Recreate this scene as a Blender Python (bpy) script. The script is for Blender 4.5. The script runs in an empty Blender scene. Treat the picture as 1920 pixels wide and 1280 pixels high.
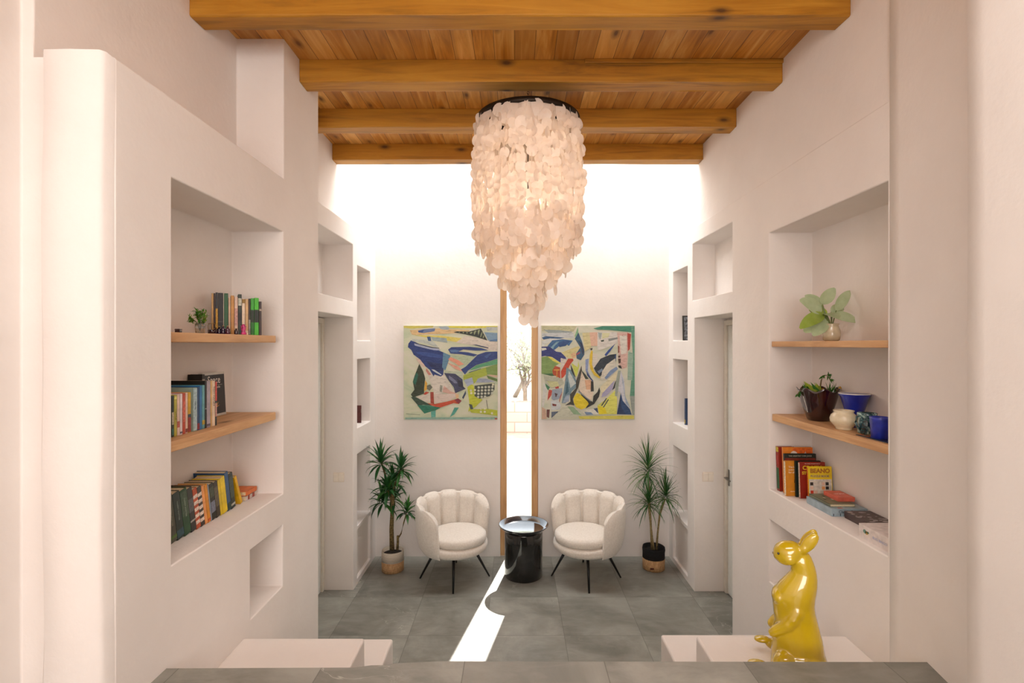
import bpy, bmesh, math, random
from mathutils import Vector, Matrix, noise as mnoise
R = math.radians
sc = bpy.context.scene
col = sc.collection
random.seed(7)

# ------------------------------------------------------------------ camera, sky, sun, daylight, exposure
EYE = 2.2
cam_d = bpy.data.cameras.new('camera'); cam = bpy.data.objects.new('camera', cam_d); col.objects.link(cam)
cam.location = (0, 0, EYE); cam.rotation_euler = (R(90), 0, 0)
cam_d.sensor_width = 36; cam_d.lens = 18.0
cam_d.shift_x = -5/1920; cam_d.shift_y = 5/1920
cam_d.clip_start = 0.02; cam_d.clip_end = 300
sc.camera = cam
vs = sc.view_settings
sc.display_settings.display_device = 'sRGB'
vs.view_transform = 'Standard'; vs.look = 'None'; vs.gamma = 1.0; vs.use_curve_mapping = False
vs.exposure = 0.22
try:
    sc.cycles.use_denoising = True; sc.cycles.denoiser = 'OPENIMAGEDENOISE'
    sc.cycles.max_bounces = 12; sc.cycles.diffuse_bounces = 8; sc.cycles.transparent_max_bounces = 24
    sc.cycles.transmission_bounces = 8; sc.cycles.sample_clamp_indirect = 6
    sc.cycles.caustics_reflective = False; sc.cycles.caustics_refractive = False
except Exception:
    pass
w = bpy.data.worlds.new('sky'); sc.world = w; w.use_nodes = True
bg = w.node_tree.nodes['Background']; bg.inputs[0].default_value = (0.86, 0.93, 1.0, 1); bg.inputs[1].default_value = 2.2

def lamp(name, kind, loc, direction, energy, color=(1, 1, 1), size=None, **kw):
    d = bpy.data.lights.new(name, kind); o = bpy.data.objects.new(name, d); col.objects.link(o)
    o.location = loc; d.energy = energy; d.color = color
    o.rotation_euler = Vector(direction).to_track_quat('-Z', 'Y').to_euler()
    if size: d.shape = 'RECTANGLE'; d.size = size[0]; d.size_y = size[1]
    for k, v in kw.items(): setattr(d, k, v)
    return o
lamp('sun', 'SUN', (2, 12, 12), (-.206, -1, -.957), 15.0, (1.0, .96, .90), angle=R(.6))
lamp('skylight_daylight', 'AREA', (.02, 4.90, 4.84), (0, 0, -1), 58, (1.0, .99, .97), (3.0, .76))
lamp('added_rear_fill', 'AREA', (-.1, -2.9, 2.55), (0, 1, -.05), 92, (1.0, .87, .80), (2.4, 1.9))  # added fill from behind the camera to brighten the near walls
lamp('added_landing_fill', 'AREA', (.15, .35, 3.98), (.1, .3, -1), 26, (1.0, .93, .88), (1.7, .7))  # added overhead fill for the near walls, source unseen

# ------------------------------------------------------------------ helpers
def lin(h, a=1.0):
    h = h.lstrip('#'); c = [int(h[i:i+2], 16)/255 for i in (0, 2, 4)]
    return tuple((x/12.92 if x <= .04045 else ((x+.055)/1.055)**2.4) for x in c) + (a,)

class NT:
    def __init__(s, name):
        s.m = bpy.data.materials.new(name); s.m.use_nodes = True
        s.t = s.m.node_tree; s.b = s.t.nodes['Principled BSDF']; s.out = s.t.nodes['Material Output']
        s._co = None
    def n(s, k, **kw):
        x = s.t.nodes.new(k)
        for a, v in kw.items():
            if a[0] == 'i' and a[1:].isdigit(): s.put(x.inputs[int(a[1:])], v)
            else: setattr(x, a, v)
        return x
    def put(s, inp, v):
        if isinstance(v, bpy.types.NodeSocket): s.t.links.new(v, inp)
        elif isinstance(v, bpy.types.Node): s.t.links.new(v.outputs[0], inp)
        else: inp.default_value = v
    def co(s):
        if s._co is None: s._co = s.n('ShaderNodeTexCoord').outputs['Object']
        return s._co
    def geo(s): return s.n('ShaderNodeNewGeometry').outputs['Position']
    def mapping(s, vec, scale=(1, 1, 1), loc=(0, 0, 0), rot=(0, 0, 0)):
        m = s.n('ShaderNodeMapping'); s.put(m.inputs[0], vec)
        m.inputs[1].default_value = loc; m.inputs[2].default_value = rot; m.inputs[3].default_value = scale
        return m.outputs[0]
    def noise(s, vec, scale=5, detail=4, rough=.5, dist=0):
        x = s.n('ShaderNodeTexNoise'); s.put(x.inputs['Vector'], vec)
        x.inputs['Scale'].default_value = scale; x.inputs['Detail'].default_value = detail
        x.inputs['Roughness'].default_value = rough; x.inputs['Distortion'].default_value = dist
        return x.outputs[0]
    def ramp(s, fac, stops):
        x = s.n('ShaderNodeValToRGB'); s.put(x.inputs[0], fac); cr = x.color_ramp
        while len(cr.elements) < len(stops): cr.elements.new(.5)
        for e, (p, c) in zip(cr.elements, stops):
            e.position = p; e.color = c if len(c) == 4 else (*c, 1)
        return x.outputs[0]
    def math(s, op, a, b=0.0, c=None):
        x = s.n('ShaderNodeMath', operation=op); s.put(x.inputs[0], a); s.put(x.inputs[1], b)
        if c is not None: s.put(x.inputs[2], c)
        return x.outputs[0]
    def mix(s, fac, a, b, mode='MIX'):
        x = s.n('ShaderNodeMix', data_type='RGBA', blend_type=mode); s.put(x.inputs[0], fac); s.put(x.inputs[6], a); s.put(x.inputs[7], b)
        return x.outputs[2]
    def bump(s, h, strength=.3, dist=.01):
        x = s.n('ShaderNodeBump'); x.inputs['Strength'].default_value = strength; x.inputs['Distance'].default_value = dist
        s.put(x.inputs['Height'], h); s.put(s.b.inputs['Normal'], x.outputs[0])
    def set(s, **kw):
        for k, v in kw.items(): s.put(s.b.inputs[k.replace('_', ' ')], v)
        return s

_mc = {}
def M(hexc, rough=.5, var=.06, metal=0, scale=30, spec=.5, coat=0, bump=0):
    """plain coloured stuff with a little procedural variation"""
    key = (hexc, rough, var, metal, scale, spec, coat, bump)
    if key in _mc: return _mc[key]
    n = NT('paint_' + hexc.strip('#')); c = lin(hexc)
    f = n.noise(n.co(), scale, 3)
    d = tuple(max(0, x*(1-var*2)) for x in c[:3]) + (1,)
    u = tuple(min(1, x*(1+var*2)) for x in c[:3]) + (1,)
    n.set(Base_Color=n.ramp(f, [(.3, d), (.7, u)]), Roughness=rough, Metallic=metal)
    n.b.inputs['Specular IOR Level'].default_value = spec
    n.b.inputs['Coat Weight'].default_value = coat
    if bump: n.bump(f, bump, .003)
    _mc[key] = n.m
    return n.m

def plaster():
    n = NT('white_lime_plaster'); p = n.geo()
    f = n.noise(p, 2.3, 5, .6); g = n.noise(p, 38, 4, .6)
    h = n.math('ADD', n.math('MULTIPLY', f, 1.0), n.math('MULTIPLY', g, .12))
    n.set(Base_Color=n.ramp(f, [(.25, (.755, .718, .688, 1)), (.75, (.81, .777, .748, 1))]), Roughness=.85)
    n.b.inputs['Specular IOR Level'].default_value = .2
    n.bump(h, .35, .02)
    return n.m
def wood(name, axis, c0, c1, c2, knots=1.0, gs=1.0, rough=.55, planks=None, pcol=.35):
    """axis: grain direction 0,1,2.  planks: (axis across, width)"""
    n = NT(name); p = n.geo()
    sc_ = [14*gs, 14*gs, 14*gs]; sc_[axis] = 1.1*gs
    off = 0.0
    sep = n.n('ShaderNodeSeparateXYZ'); n.put(sep.inputs[0], p)
    vec = p
    if planks:
        ax, wd = planks
        q = n.math('DIVIDE', sep.outputs[ax], wd); idx = n.math('FLOOR', q); fr = n.math('FRACT', q)
        wn = n.n('ShaderNodeTexWhiteNoise', noise_dimensions='1D'); n.put(wn.inputs['W'], idx)
        off3 = n.n('ShaderNodeCombineXYZ'); n.put(off3.inputs[axis], n.math('MULTIPLY', wn.outputs[0], 9.0)); n.put(off3.inputs[2], n.math('MULTIPLY', idx, 1.7))
        va = n.n('ShaderNodeVectorMath', operation='ADD'); n.put(va.inputs[0], p); n.put(va.inputs[1], off3.outputs[0]); vec = va.outputs[0]
    m1 = n.mapping(vec, sc_)
    f = n.noise(m1, 1.3, 6, .6, 1.2)
    s2 = [90*gs]*3; s2[axis] = 2.2*gs
    g = n.noise(n.mapping(vec, s2), 1, 3, .5)
    s4 = [1.5*gs]*3; s4[axis] = .9*gs
    bl = n.noise(n.mapping(vec, s4), 2, 3, .5)
    colr = n.ramp(f, [(.28, c0), (.5, c1), (.74, c2)])
    colr = n.mix(n.math('MULTIPLY', g, .22), colr, c0, 'MULTIPLY')
    colr = n.mix(n.ramp(bl, [(.35, (.0, .0, .0)), (.75, (.55, .55, .55))]), colr, c2)
    if knots:
        s3 = [6.5]*3; s3[axis] = 2.6
        sv = n.n('ShaderNodeSeparateXYZ'); n.put(sv.inputs[0], vec); oth = [i for i in (0, 1, 2) if i != axis]
        kc = n.n('ShaderNodeCombineXYZ'); wob = n.math('MULTIPLY', n.math('SUBTRACT', f, .5), .12)
        n.put(kc.inputs[0], n.math('MULTIPLY', sv.outputs[axis], 2.3)); n.put(kc.inputs[1], n.math('ADD', n.math('MULTIPLY', n.math('ADD', sv.outputs[oth[0]], sv.outputs[oth[1]]), 5.2), wob))
        v = n.n('ShaderNodeTexVoronoi', voronoi_dimensions='2D'); n.put(v.inputs['Vector'], kc.outputs[0]); v.inputs['Scale'].default_value = 1.0
        k = n.ramp(v.outputs[0], [(.035, (1, 1, 1)), (.07, (.6, .6, .6)), (.16, (0, 0, 0))])
        rb = n.n('ShaderNodeTexWhiteNoise', noise_dimensions='3D'); n.put(rb.inputs[0], v.outputs['Position'])
        sel = n.math('GREATER_THAN', rb.outputs[0], 1-.45*knots)
        colr = n.mix(n.math('MULTIPLY', n.math('MULTIPLY', k, sel), .85), colr, (c0[0]*.22, c0[1]*.16, c0[2]*.12, 1))
    if planks:
        colr = n.mix(n.math('MULTIPLY', wn.outputs[0], pcol*1.6), colr, (c0[0]*.75, c0[1]*.62, c0[2]*.5, 1))
        e = n.math('ABSOLUTE', n.math('SUBTRACT', fr, .5))
        edge = n.math('GREATER_THAN', e, .487)
        colr = n.mix(n.math('MULTIPLY', edge, .85), colr, (.03, .015, .006, 1))
    n.set(Base_Color=colr, Roughness=rough)
    n.bump(n.math('ADD', f, n.math('MULTIPLY', g, .4)), .25, .004)
    return n.m
def tile_mat(name, ox, oy, size):
    n = NT(name); p = n.geo(); sep = n.n('ShaderNodeSeparateXYZ'); n.put(sep.inputs[0], p)
    qx = n.math('DIVIDE', n.math('SUBTRACT', sep.outputs[0], ox), size); qy = n.math('DIVIDE', n.math('SUBTRACT', sep.outputs[1], oy), size)
    ix, iy = n.math('FLOOR', qx), n.math('FLOOR', qy)
    cmb = n.n('ShaderNodeCombineXYZ'); n.put(cmb.inputs[0], ix); n.put(cmb.inputs[1], iy)
    wn = n.n('ShaderNodeTexWhiteNoise', noise_dimensions='3D'); n.put(wn.inputs[0], cmb.outputs[0])
    sh = n.n('ShaderNodeVectorMath', operation='MULTIPLY_ADD'); n.put(sh.inputs[0], wn.outputs[1]); sh.inputs[1].default_value = (7, 7, 7); n.put(sh.inputs[2], p)
    v = sh.outputs[0]
    f = n.noise(v, 1.8, 8, .62, .6); g = n.noise(n.mapping(v, (3, 9, 1), rot=(0, 0, .4)), 1.2, 6, .65, .8)
    c = n.ramp(f, [(.30, lin('#65655e')), (.5, lin('#82827a')), (.72, lin('#a3a39b'))])
    c = n.mix(n.ramp(g, [(.45, (0, 0, 0)), (.8, (.5, .5, .5))]), c, lin('#a5a29a'))
    # thin white veins
    d = n.noise(v, 1.6, 5, .6, 2.2)
    vein = n.ramp(n.math('ABSOLUTE', n.math('SUBTRACT', d, .5)), [(.0, (1, 1, 1)), (.0035, (.5, .5, .5)), (.008, (0, 0, 0))])
    gate = n.ramp(n.noise(v, 1.1, 2), [(.52, (0, 0, 0)), (.62, (.45, .45, .45))])
    c = n.mix(n.math('MULTIPLY', vein, gate), c, lin('#d8d4c8'))
    c = n.mix(n.math('MULTIPLY', n.math('SUBTRACT', wn.outputs[0], .2), .28), c, lin('#57564f'))
    def gl(q):
        fr = n.math('FRACT', q); return n.math('GREATER_THAN', n.math('ABSOLUTE', n.math('SUBTRACT', fr, .5)), .4965)
    grout = n.math('MAXIMUM', gl(qx), gl(qy))
    c = n.mix(n.math('MULTIPLY', grout, .6), c, lin('#4b4a45'))
    n.set(Base_Color=c, Roughness=n.ramp(f, [(.3, (.36, .36, .36)), (.7, (.52, .52, .52))]))
    n.bump(n.math('SUBTRACT', n.math('MULTIPLY', f, .3), grout), .12, .003)
    return n.m

PL = plaster()
BEAM = wood('golden_beam_wood', 0, lin('#7d520e'), lin('#b07614'), lin('#c6902c'), .9, 1.0, .6)
BOARD = wood('stained_ceiling_board', 1, lin('#94560f'), lin('#d48e2c'), lin('#f8c878'), 1.3, .9, .5, planks=(0, .118), pcol=.34)
SHELFW = wood('pale_shelf_wood', 1, lin('#a87a4c'), lin('#c99b6b'), lin('#dcb485'), .35, 1.2, .55)
FRAMEW = wood('window_frame_wood', 2, lin('#b08655'), lin('#c79c6c'), lin('#d6b080'), .1, 1.4, .5)
TILE = tile_mat('grey_stone_tile', .375, 3.868, .588)
TILE2 = tile_mat('grey_stone_tile_landing', -.19, 1.95-.588*4, .53)

def keep_in(o, x0=-9, x1=9, y1=9):
    for ob in [o]+list(o.children):
        if ob.type != 'MESH': continue
        for v in ob.data.vertices:
            v.co.x = min(max(v.co.x, x0-o.location.x), x1-o.location.x); v.co.y = min(v.co.y, y1-o.location.y)
class MB:
    """collects shapes, builds ONE mesh object"""
    def __init__(s): s.v = []; s.f = []; s.mi = []; s.sm = []
    def add(s, vs_, fs, mi=0, smooth=False):
        o = len(s.v); s.v += [tuple(x) for x in vs_]
        for f in fs: s.f.append([i+o for i in f]); s.mi.append(mi); s.sm.append(smooth)
        return s
    def box(s, x0, x1, y0, y1, z0, z1, mi=0, mat=None):
        vs_ = [Vector(p) for p in ((x0, y0, z0), (x1, y0, z0), (x1, y1, z0), (x0, y1, z0), (x0, y0, z1), (x1, y0, z1), (x1, y1, z1), (x0, y1, z1))]
        if mat: vs_ = [mat @ p for p in vs_]
        return s.add(vs_, [(0, 3, 2, 1), (4, 5, 6, 7), (0, 1, 5, 4), (1, 2, 6, 5), (2, 3, 7, 6), (3, 0, 4, 7)], mi)
    def lathe(s, prof, c=(0, 0, 0), seg=40, mi=0, smooth=True, wob=None):
        vs_ = []; n = len(prof)
        for i in range(seg):
            a = 2*math.pi*i/seg
            for j, (r, z) in enumerate(prof):
                rr = r*(1 + (wob(a, j) if wob else 0))
                vs_.append((c[0]+rr*math.cos(a), c[1]+rr*math.sin(a), c[2]+z))
        fs = []
        for i in range(seg):
            k = (i+1) % seg
            for j in range(n-1): fs.append((i*n+j, k*n+j, k*n+j+1, i*n+j+1))
        s.add(vs_, fs, mi, smooth)
        o = len(s.v)-len(vs_)
        if prof[0][0] > 1e-5: s.f.append([o+i*n for i in range(seg)][::-1]); s.mi.append(mi); s.sm.append(False)
        if prof[-1][0] > 1e-5: s.f.append([o+i*n+n-1 for i in range(seg)]); s.mi.append(mi); s.sm.append(False)
        return s
    def tube(s, pts, rad, seg=8, mi=0, smooth=True):
        pts = [Vector(p) for p in pts]; n = len(pts)
        if not hasattr(rad, '__len__'): rad = [rad]*n
        vs_ = []; up = Vector((0, 0, 1))
        for i, p in enumerate(pts):
            d = (pts[min(i+1, n-1)]-pts[max(i-1, 0)]).normalized()
            a = d.cross(up if abs(d.z) < .95 else Vector((1, 0, 0))).normalized(); b = d.cross(a)
            for k in range(seg):
                t = 2*math.pi*k/seg; vs_.append(p+(a*math.cos(t)+b*math.sin(t))*rad[i])
        fs = [(i*seg+k, i*seg+(k+1) % seg, (i+1)*seg+(k+1) % seg, (i+1)*seg+k) for i in range(n-1) for k in range(seg)]
        s.add(vs_, fs, mi, smooth); o = len(s.v)-len(vs_)
        s.f.append([o+k for k in range(seg)][::-1]); s.mi.append(mi); s.sm.append(False)
        s.f.append([o+(n-1)*seg+k for k in range(seg)]); s.mi.append(mi); s.sm.append(False)
        return s
    def ellipsoid(s, c, r, rot=None, nu=20, nv=12, mi=0):
        c = Vector(c); vs_ = []; 
        for j in range(1, nv):
            ph = math.pi*j/nv
            for i in range(nu):
                th = 2*math.pi*i/nu
                p = Vector((r[0]*math.sin(ph)*math.cos(th), r[1]*math.sin(ph)*math.sin(th), r[2]*math.cos(ph)))
                vs_.append(c+(rot @ p if rot else p))
        t = Vector((0, 0, r[2])); b = -t
        vs_.append(c+(rot @ t if rot else t)); vs_.append(c+(rot @ b if rot else b))
        T = len(vs_)-2; B = T+1; fs = []
        for i in range(nu):
            k = (i+1) % nu
            fs.append((T, i, k)); fs.append((B, (nv-2)*nu+k, (nv-2)*nu+i))
            for j in range(nv-2): fs.append((j*nu+i, (j+1)*nu+i, (j+1)*nu+k, j*nu+k))
        return s.add(vs_, fs, mi, True)
    def build(s, name, mats, parent=None, bevel=None, seg=2, sub=0, fix=True):
        me = bpy.data.meshes.new(name); me.from_pydata(s.v, [], s.f)
        mats = mats if isinstance(mats, (list, tuple)) else [mats]
        for m in mats: me.materials.append(m)
        me.polygons.foreach_set('material_index', s.mi); me.polygons.foreach_set('use_smooth', s.sm)
        if fix:
            bm = bmesh.new(); bm.from_mesh(me); bmesh.ops.recalc_face_normals(bm, faces=bm.faces); bm.to_mesh(me); bm.free()
        me.update()
        o = bpy.data.objects.new(name, me); col.objects.link(o)
        if parent: o.parent = parent
        if bevel:
            b = o.modifiers.new('bevel', 'BEVEL'); b.width = bevel; b.segments = seg; b.limit_method = 'ANGLE'; b.angle_limit = R(35)
        if sub:
            b = o.modifiers.new('sub', 'SUBSURF'); b.levels = b.render_levels = sub
        return o

def thing(name, label, cat, loc=(0, 0, 0), rot=(0, 0, 0), group=None):
    o = bpy.data.objects.new(name, None); col.objects.link(o); o.location = loc; o.rotation_euler = rot
    o.empty_display_size = .05
    return tag(o, label, cat, group)
def tag(o, label, cat, group=None):
    o['label'] = label; o['category'] = cat
    if group: o['group'] = group
    return o
def struct(o): o['kind'] = 'structure'; return o
def text_mesh(body, size, name, mat, parent, mtx, extrude=.0004, align='CENTER', bold=0.0, squeeze=1.0):
    cu = bpy.data.curves.new('t', 'FONT'); cu.body = body; cu.size = size; cu.extrude = extrude; cu.align_x = align; cu.align_y = 'CENTER'; cu.offset = bold
    cu.resolution_u = 3
    tmp = bpy.data.objects.new('t', cu); col.objects.link(tmp)
    bpy.context.view_layer.update()
    me = bpy.data.meshes.new_from_object(tmp); bpy.data.objects.remove(tmp)
    me.transform(Matrix.Diagonal((squeeze, 1, 1, 1)))
    me.materials.clear(); me.materials.append(mat)
    o = bpy.data.objects.new(name, me); col.objects.link(o)
    if parent: o.parent = parent
    o.matrix_local = mtx
    return o
FRONT = Matrix.Rotation(R(90), 4, 'X')          # text that reads when looked at along +Y

# ------------------------------------------------------------------ the room shell
def relief(yb, zb, fx, name, flip, extra=None):
    """wall running along Y whose face position x = fx(y, z); stepped like masonry"""
    mb = MB(); ny, nz = len(yb)-1, len(zb)-1
    X = [[fx((yb[i]+yb[i+1])/2, (zb[j]+zb[j+1])/2) for j in range(nz)] for i in range(ny)]
    cache = {}
    def vid(x, y, z):
        k = (round(x, 4), round(y, 4), round(z, 4))
        if k not in cache: cache[k] = len(mb.v); mb.v.append(k)
        return cache[k]
    def quad(a, b, c, d): mb.f.append([vid(*a), vid(*b), vid(*c), vid(*d)]); mb.mi.append(0); mb.sm.append(False)
    for i in range(ny):
        for j in range(nz):
            x = X[i][j]; y0, y1, z0, z1 = yb[i], yb[i+1], zb[j], zb[j+1]
            quad((x, y0, z0), (x, y1, z0), (x, y1, z1), (x, y0, z1))
            if i+1 < ny and X[i+1][j] != x: x2 = X[i+1][j]; quad((x, y1, z0), (x2, y1, z0), (x2, y1, z1), (x, y1, z1))
            if j+1 < nz and X[i][j+1] != x: x2 = X[i][j+1]; quad((x, y0, z1), (x, y1, z1), (x2, y1, z1), (x2, y0, z1))
    if extra: extra(mb)
    me = bpy.data.meshes.new(name); me.from_pydata(mb.v, [], mb.f)
    bm = bmesh.new(); bm.from_mesh(me); bmesh.ops.recalc_face_normals(bm, faces=bm.faces)
    bmesh.ops.dissolve_degenerate(bm, edges=bm.edges, dist=1e-5); bm.to_mesh(me); bm.free()
    me.materials.append(PL)
    o = bpy.data.objects.new(name, me); col.objects.link(o)
    b = o.modifiers.new('bevel', 'BEVEL'); b.width = .011; b.segments = 3; b.limit_method = 'ANGLE'; b.angle_limit = R(40)
    return struct(o)
def brk(vals): return sorted(set(round(v, 4) for v in vals))
TOP = 4.9  # walls carried above the ceiling to keep direct sun out of the skylight
CEIL = 3.912
LN = [(1.935, 2.867, 1.365, 2.83, -1.583), (2.51, 2.86, .85, 1.19, -1.5),
      (3.765, 4.585, 0, 2.44, -1.73), (3.765, 4.578, 2.58, 3.09, -1.72),
      (4.70, 5.13, 2.235, 2.925, -1.70), (4.70, 5.13, 1.43, 2.06, -1.70), (4.70, 5.13, .53, 1.19, -1.70), (4.70, 5.13, .05, .49, -1.47)]
def fl(y, z):
    for a, b, c, d, x in LN:
        if a < y < b and c < z < d: return x
    if 1.66 < y < 3.381 and (z < 3.13 or y > 2.873): return -1.296
    if y > 3.381 and z < 3.25: return -1.445
    return -1.56 if y > 1.66 else -1.60
wl = relief(brk([-3, 1.66, 2.873, 3.381, 5.31]+[v for n in LN for v in n[:2]]), brk([0, 3.13, 3.25, TOP]+[v for n in LN for v in n[2:4]]), fl, 'wall_left', False)
# rounded pilaster on the near end of the bookcase block
mb = MB()
prof = [(-1.30, 1.70), (-1.296, 1.618), (-1.308, 1.606), (-1.40, 1.603), (-1.480, 1.605), (-1.489, 1.614), (-1.491, 1.70)]
zs = [.99+i*(3.125-.99)/24 for i in range(25)]
vs_ = []
for k, z in enumerate(zs):
    for i, (x, y) in enumerate(prof):
        wv = .004*mnoise.noise(Vector((i*.3, z*2.1, 3))) if 0 < i < 6 else 0
        vs_.append((x+wv*1.6, y+wv, z))
n = len(prof)
mb.add(vs_, [(k*n+i, k*n+i+1, (k+1)*n+i+1, (k+1)*n+i) for k in range(24) for i in range(n-1)], 0, True)
mb.add([(x, y, 3.125) for x, y in prof], [tuple(range(n))])
struct(mb.build('trim_1', PL))

RN = [(2.197, 3.22, 1.29, 2.90, 1.87), (2.87, 3.22, .71, 1.10, 1.80),
      (3.765, 4.56, 0, 2.43, 1.89), (3.765, 4.61, 2.59, 3.10, 1.805),
      (4.74, 5.18, 2.235, 2.925, 1.85), (4.74, 5.18, 1.41, 2.05, 1.85), (4.74, 5.18, .52, 1.18, 1.85), (4.74, 5.18, .05, .48, 1.625)]
def fr_(y, z):
    for a, b, c, d, x in RN:
        if a < y < b and c < z < d: return x
    if z > 3.24: return 1.612
    return 1.6
wr = relief(brk([2.185, 5.31]+[v for n in RN for v in n[:2]]), brk([0, 3.24, TOP]+[v for n in RN for v in n[2:4]]), fr_, 'wall_right', True)
mb = MB()
prof = [(1.612, 2.185), (1.6, 2.185), (1.594, 2.12), (1.566, 1.95), (1.532, 1.75), (1.524, 1.70), (1.512, 1.62), (1.49, 1.578), (1.397, 1.572), (1.381, 1.562), (1.378, 1.50), (1.372, .8), (1.37, -3)]
zs = [i*TOP/36 for i in range(37)]; vs_ = []; n = len(prof)
for z in zs:
    for i, (x, y) in enumerate(prof):
        wv = .006*mnoise.noise(Vector((i*.2, z*1.7, 9))) if 3 < i < 12 else 0
        vs_.append((x+wv, y+wv*.5, z))
mb.add(vs_, [(k*n+i, k*n+i+1, (k+1)*n+i+1, (k+1)*n+i) for k in range(36) for i in range(n-1)], 0, True)
struct(mb.build('wall_right_near', PL))

# back wall with the slit opening down to the floor
WX0, WX1, WZ1, BY = -.150, .243, 3.02, 5.31
mb = MB()
mb.box(-2.1, WX0, BY, BY+.26, 0, TOP); mb.box(WX1, 2.1, BY, BY+.26, 0, TOP); mb.box(WX0, WX1, BY, BY+.26, WZ1, TOP)
struct(mb.build('wall_back', PL))
# rear wall of the landing with an unseen window added for the fill light
mb = MB()
for b in ((-1.7, -1.3, .994, TOP), (1.1, 1.6, .994, TOP), (-1.3, 1.1, .994, 1.6), (-1.3, 1.1, 3.5, TOP)): mb.box(b[0], b[1], -3.2, -3.0, b[2], b[3])
struct(mb.build('wall_rear', PL))
wf = MB()
for x in (-1.3, -.13, 1.04): wf.box(x, x+.06, -3.12, -3.06, 1.6, 3.5)
wf.box(-1.3, 1.1, -3.12, -3.06, 1.6, 1.66); wf.box(-1.3, 1.1, -3.12, -3.06, 3.44, 3.5)
struct(wf.build('window_added_rear', FRAMEW, bevel=.004))  # frame of the added rear opening, out of view

# ceiling boards (two openings: the front skylight shaft and an added landing skylight)
mb = MB(); t = .04
mb.box(-2.0, 2.0, .75, 4.47, CEIL, CEIL+t); mb.box(-2.0, 2.0, -3.1, -.05, CEIL, CEIL+t)
mb.box(-2.0, -.75, -.05, .75, CEIL, CEIL+t); mb.box(1.05, 2.0, -.05, .75, CEIL, CEIL+t)
struct(mb.build('ceiling', BOARD))
mb = MB(); mb.box(-2.0, 2.0, 4.47, 4.50, CEIL, TOP); mb.box(-2.0, 2.0, 3.4, 4.47, CEIL+.12, CEIL+.2)
struct(mb.build('wall_skylight_sun_block', PL))  # unseen shaft wall, tall enough to stop the sun and bounce it back
mb = MB(); mb.box(-.77, -.75, -.07, .77, CEIL, 4.05); mb.box(1.05, 1.07, -.07, .77, CEIL, 4.05); mb.box(-.77, 1.07, -.07, -.05, CEIL, 4.05); mb.box(-.77, 1.07, .75, .77, CEIL, 4.05)
struct(mb.build('window_added_landing', PL))  # curb of the added landing opening, out of view

# floors, landing, stairs and the white blocks beside them
mb = MB(); mb.box(-2.0, 2.0, 1.9, BY+.02, -.06, 0); struct(mb.build('floor', TILE))
mb = MB()
pts = [(-1.62, -3), (-1.62, 1.905), (-.60, 1.912), (-.54, 1.925), (-.48, 1.927), (-.45, 1.938), (-.28, 1.95), (1.58, 1.945), (1.58, -3)]
n = len(pts); LZ = .994
mb.add([(x, y, LZ) for x, y in pts]+[(x, y, LZ-.03) for x, y in pts], [tuple(range(n)), tuple(range(n, 2*n))[::-1]]+[(i, (i+1) % n, n+(i+1) % n, n+i) for i in range(n)])
struct(mb.build('floor_landing', TILE2, bevel=.002))
mb = MB(); mb.box(-1.4, 1.6, 1.86, 1.90, 0, LZ-.03); struct(mb.build('wall_landing', PL))
mb = MB()
for k in range(4): mb.box(-.70, .80, 1.90, 1.90+.27*(k+1), 0, .2*(4-k)-.002)
struct(mb.build('floor_stairs', TILE, bevel=.003))
def blocks(name, x0, x1, xe, ya=2.455, yb=2.75, za=.793, zb=.62):
    mb = MB(); lo, hi = min(x0, x1), max(x0, x1); lo2, hi2 = min(x0, xe), max(x0, xe)
    mb.box(lo, hi, 1.905, ya, 0, za); mb.box(lo2, hi2, 1.91, yb, 0, zb)
    return struct(mb.build(name, PL, bevel=.012, seg=3))
blocks('wall_stair_left', -1.30, -.718, -.652)
blocks('wall_stair_right', 1.60, .875, .795, ya=2.475, yb=2.79)

# slit window: warm wooden frame, glass
wn1 = bpy.data.objects.new('window_1', None); col.objects.link(wn1); wn1.location = (0, BY, 0); struct(wn1)
mb = MB()
mb.box(WX0+.001, WX0+.068, .02, .10, 0, WZ1); mb.box(WX1-.068, WX1-.001, .02, .10, 0, WZ1)
mb.box(WX0+.068, WX1-.068, .02, .10, WZ1-.055, WZ1); mb.box(WX0+.068, WX1-.068, .02, .10, 0, .035)
mb.build('window_frame', FRAMEW, wn1, bevel=.003)
g = NT('clear_glass'); tr = g.n('ShaderNodeBsdfTransparent'); gl = g.n('ShaderNodeBsdfGlossy'); gl.inputs['Roughness'].default_value = .02
fz = g.n('ShaderNodeFresnel'); mx = g.n('ShaderNodeMixShader'); g.put(mx.inputs[0], fz.outputs[0]); g.put(mx.inputs[1], tr.outputs[0]); g.put(mx.inputs[2], gl.outputs[0]); g.put(g.out.inputs[0], mx.outputs[0])
GLASSPANE = g.m
mb = MB(); mb.add([(WX0+.05, .065, .03), (WX1-.06, .065, .03), (WX1-.06, .065, WZ1-.05), (WX0+.05, .065, WZ1-.05)], [(0, 1, 2, 3)])
mb.build('window_pane', GLASSPANE, wn1)

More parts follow.
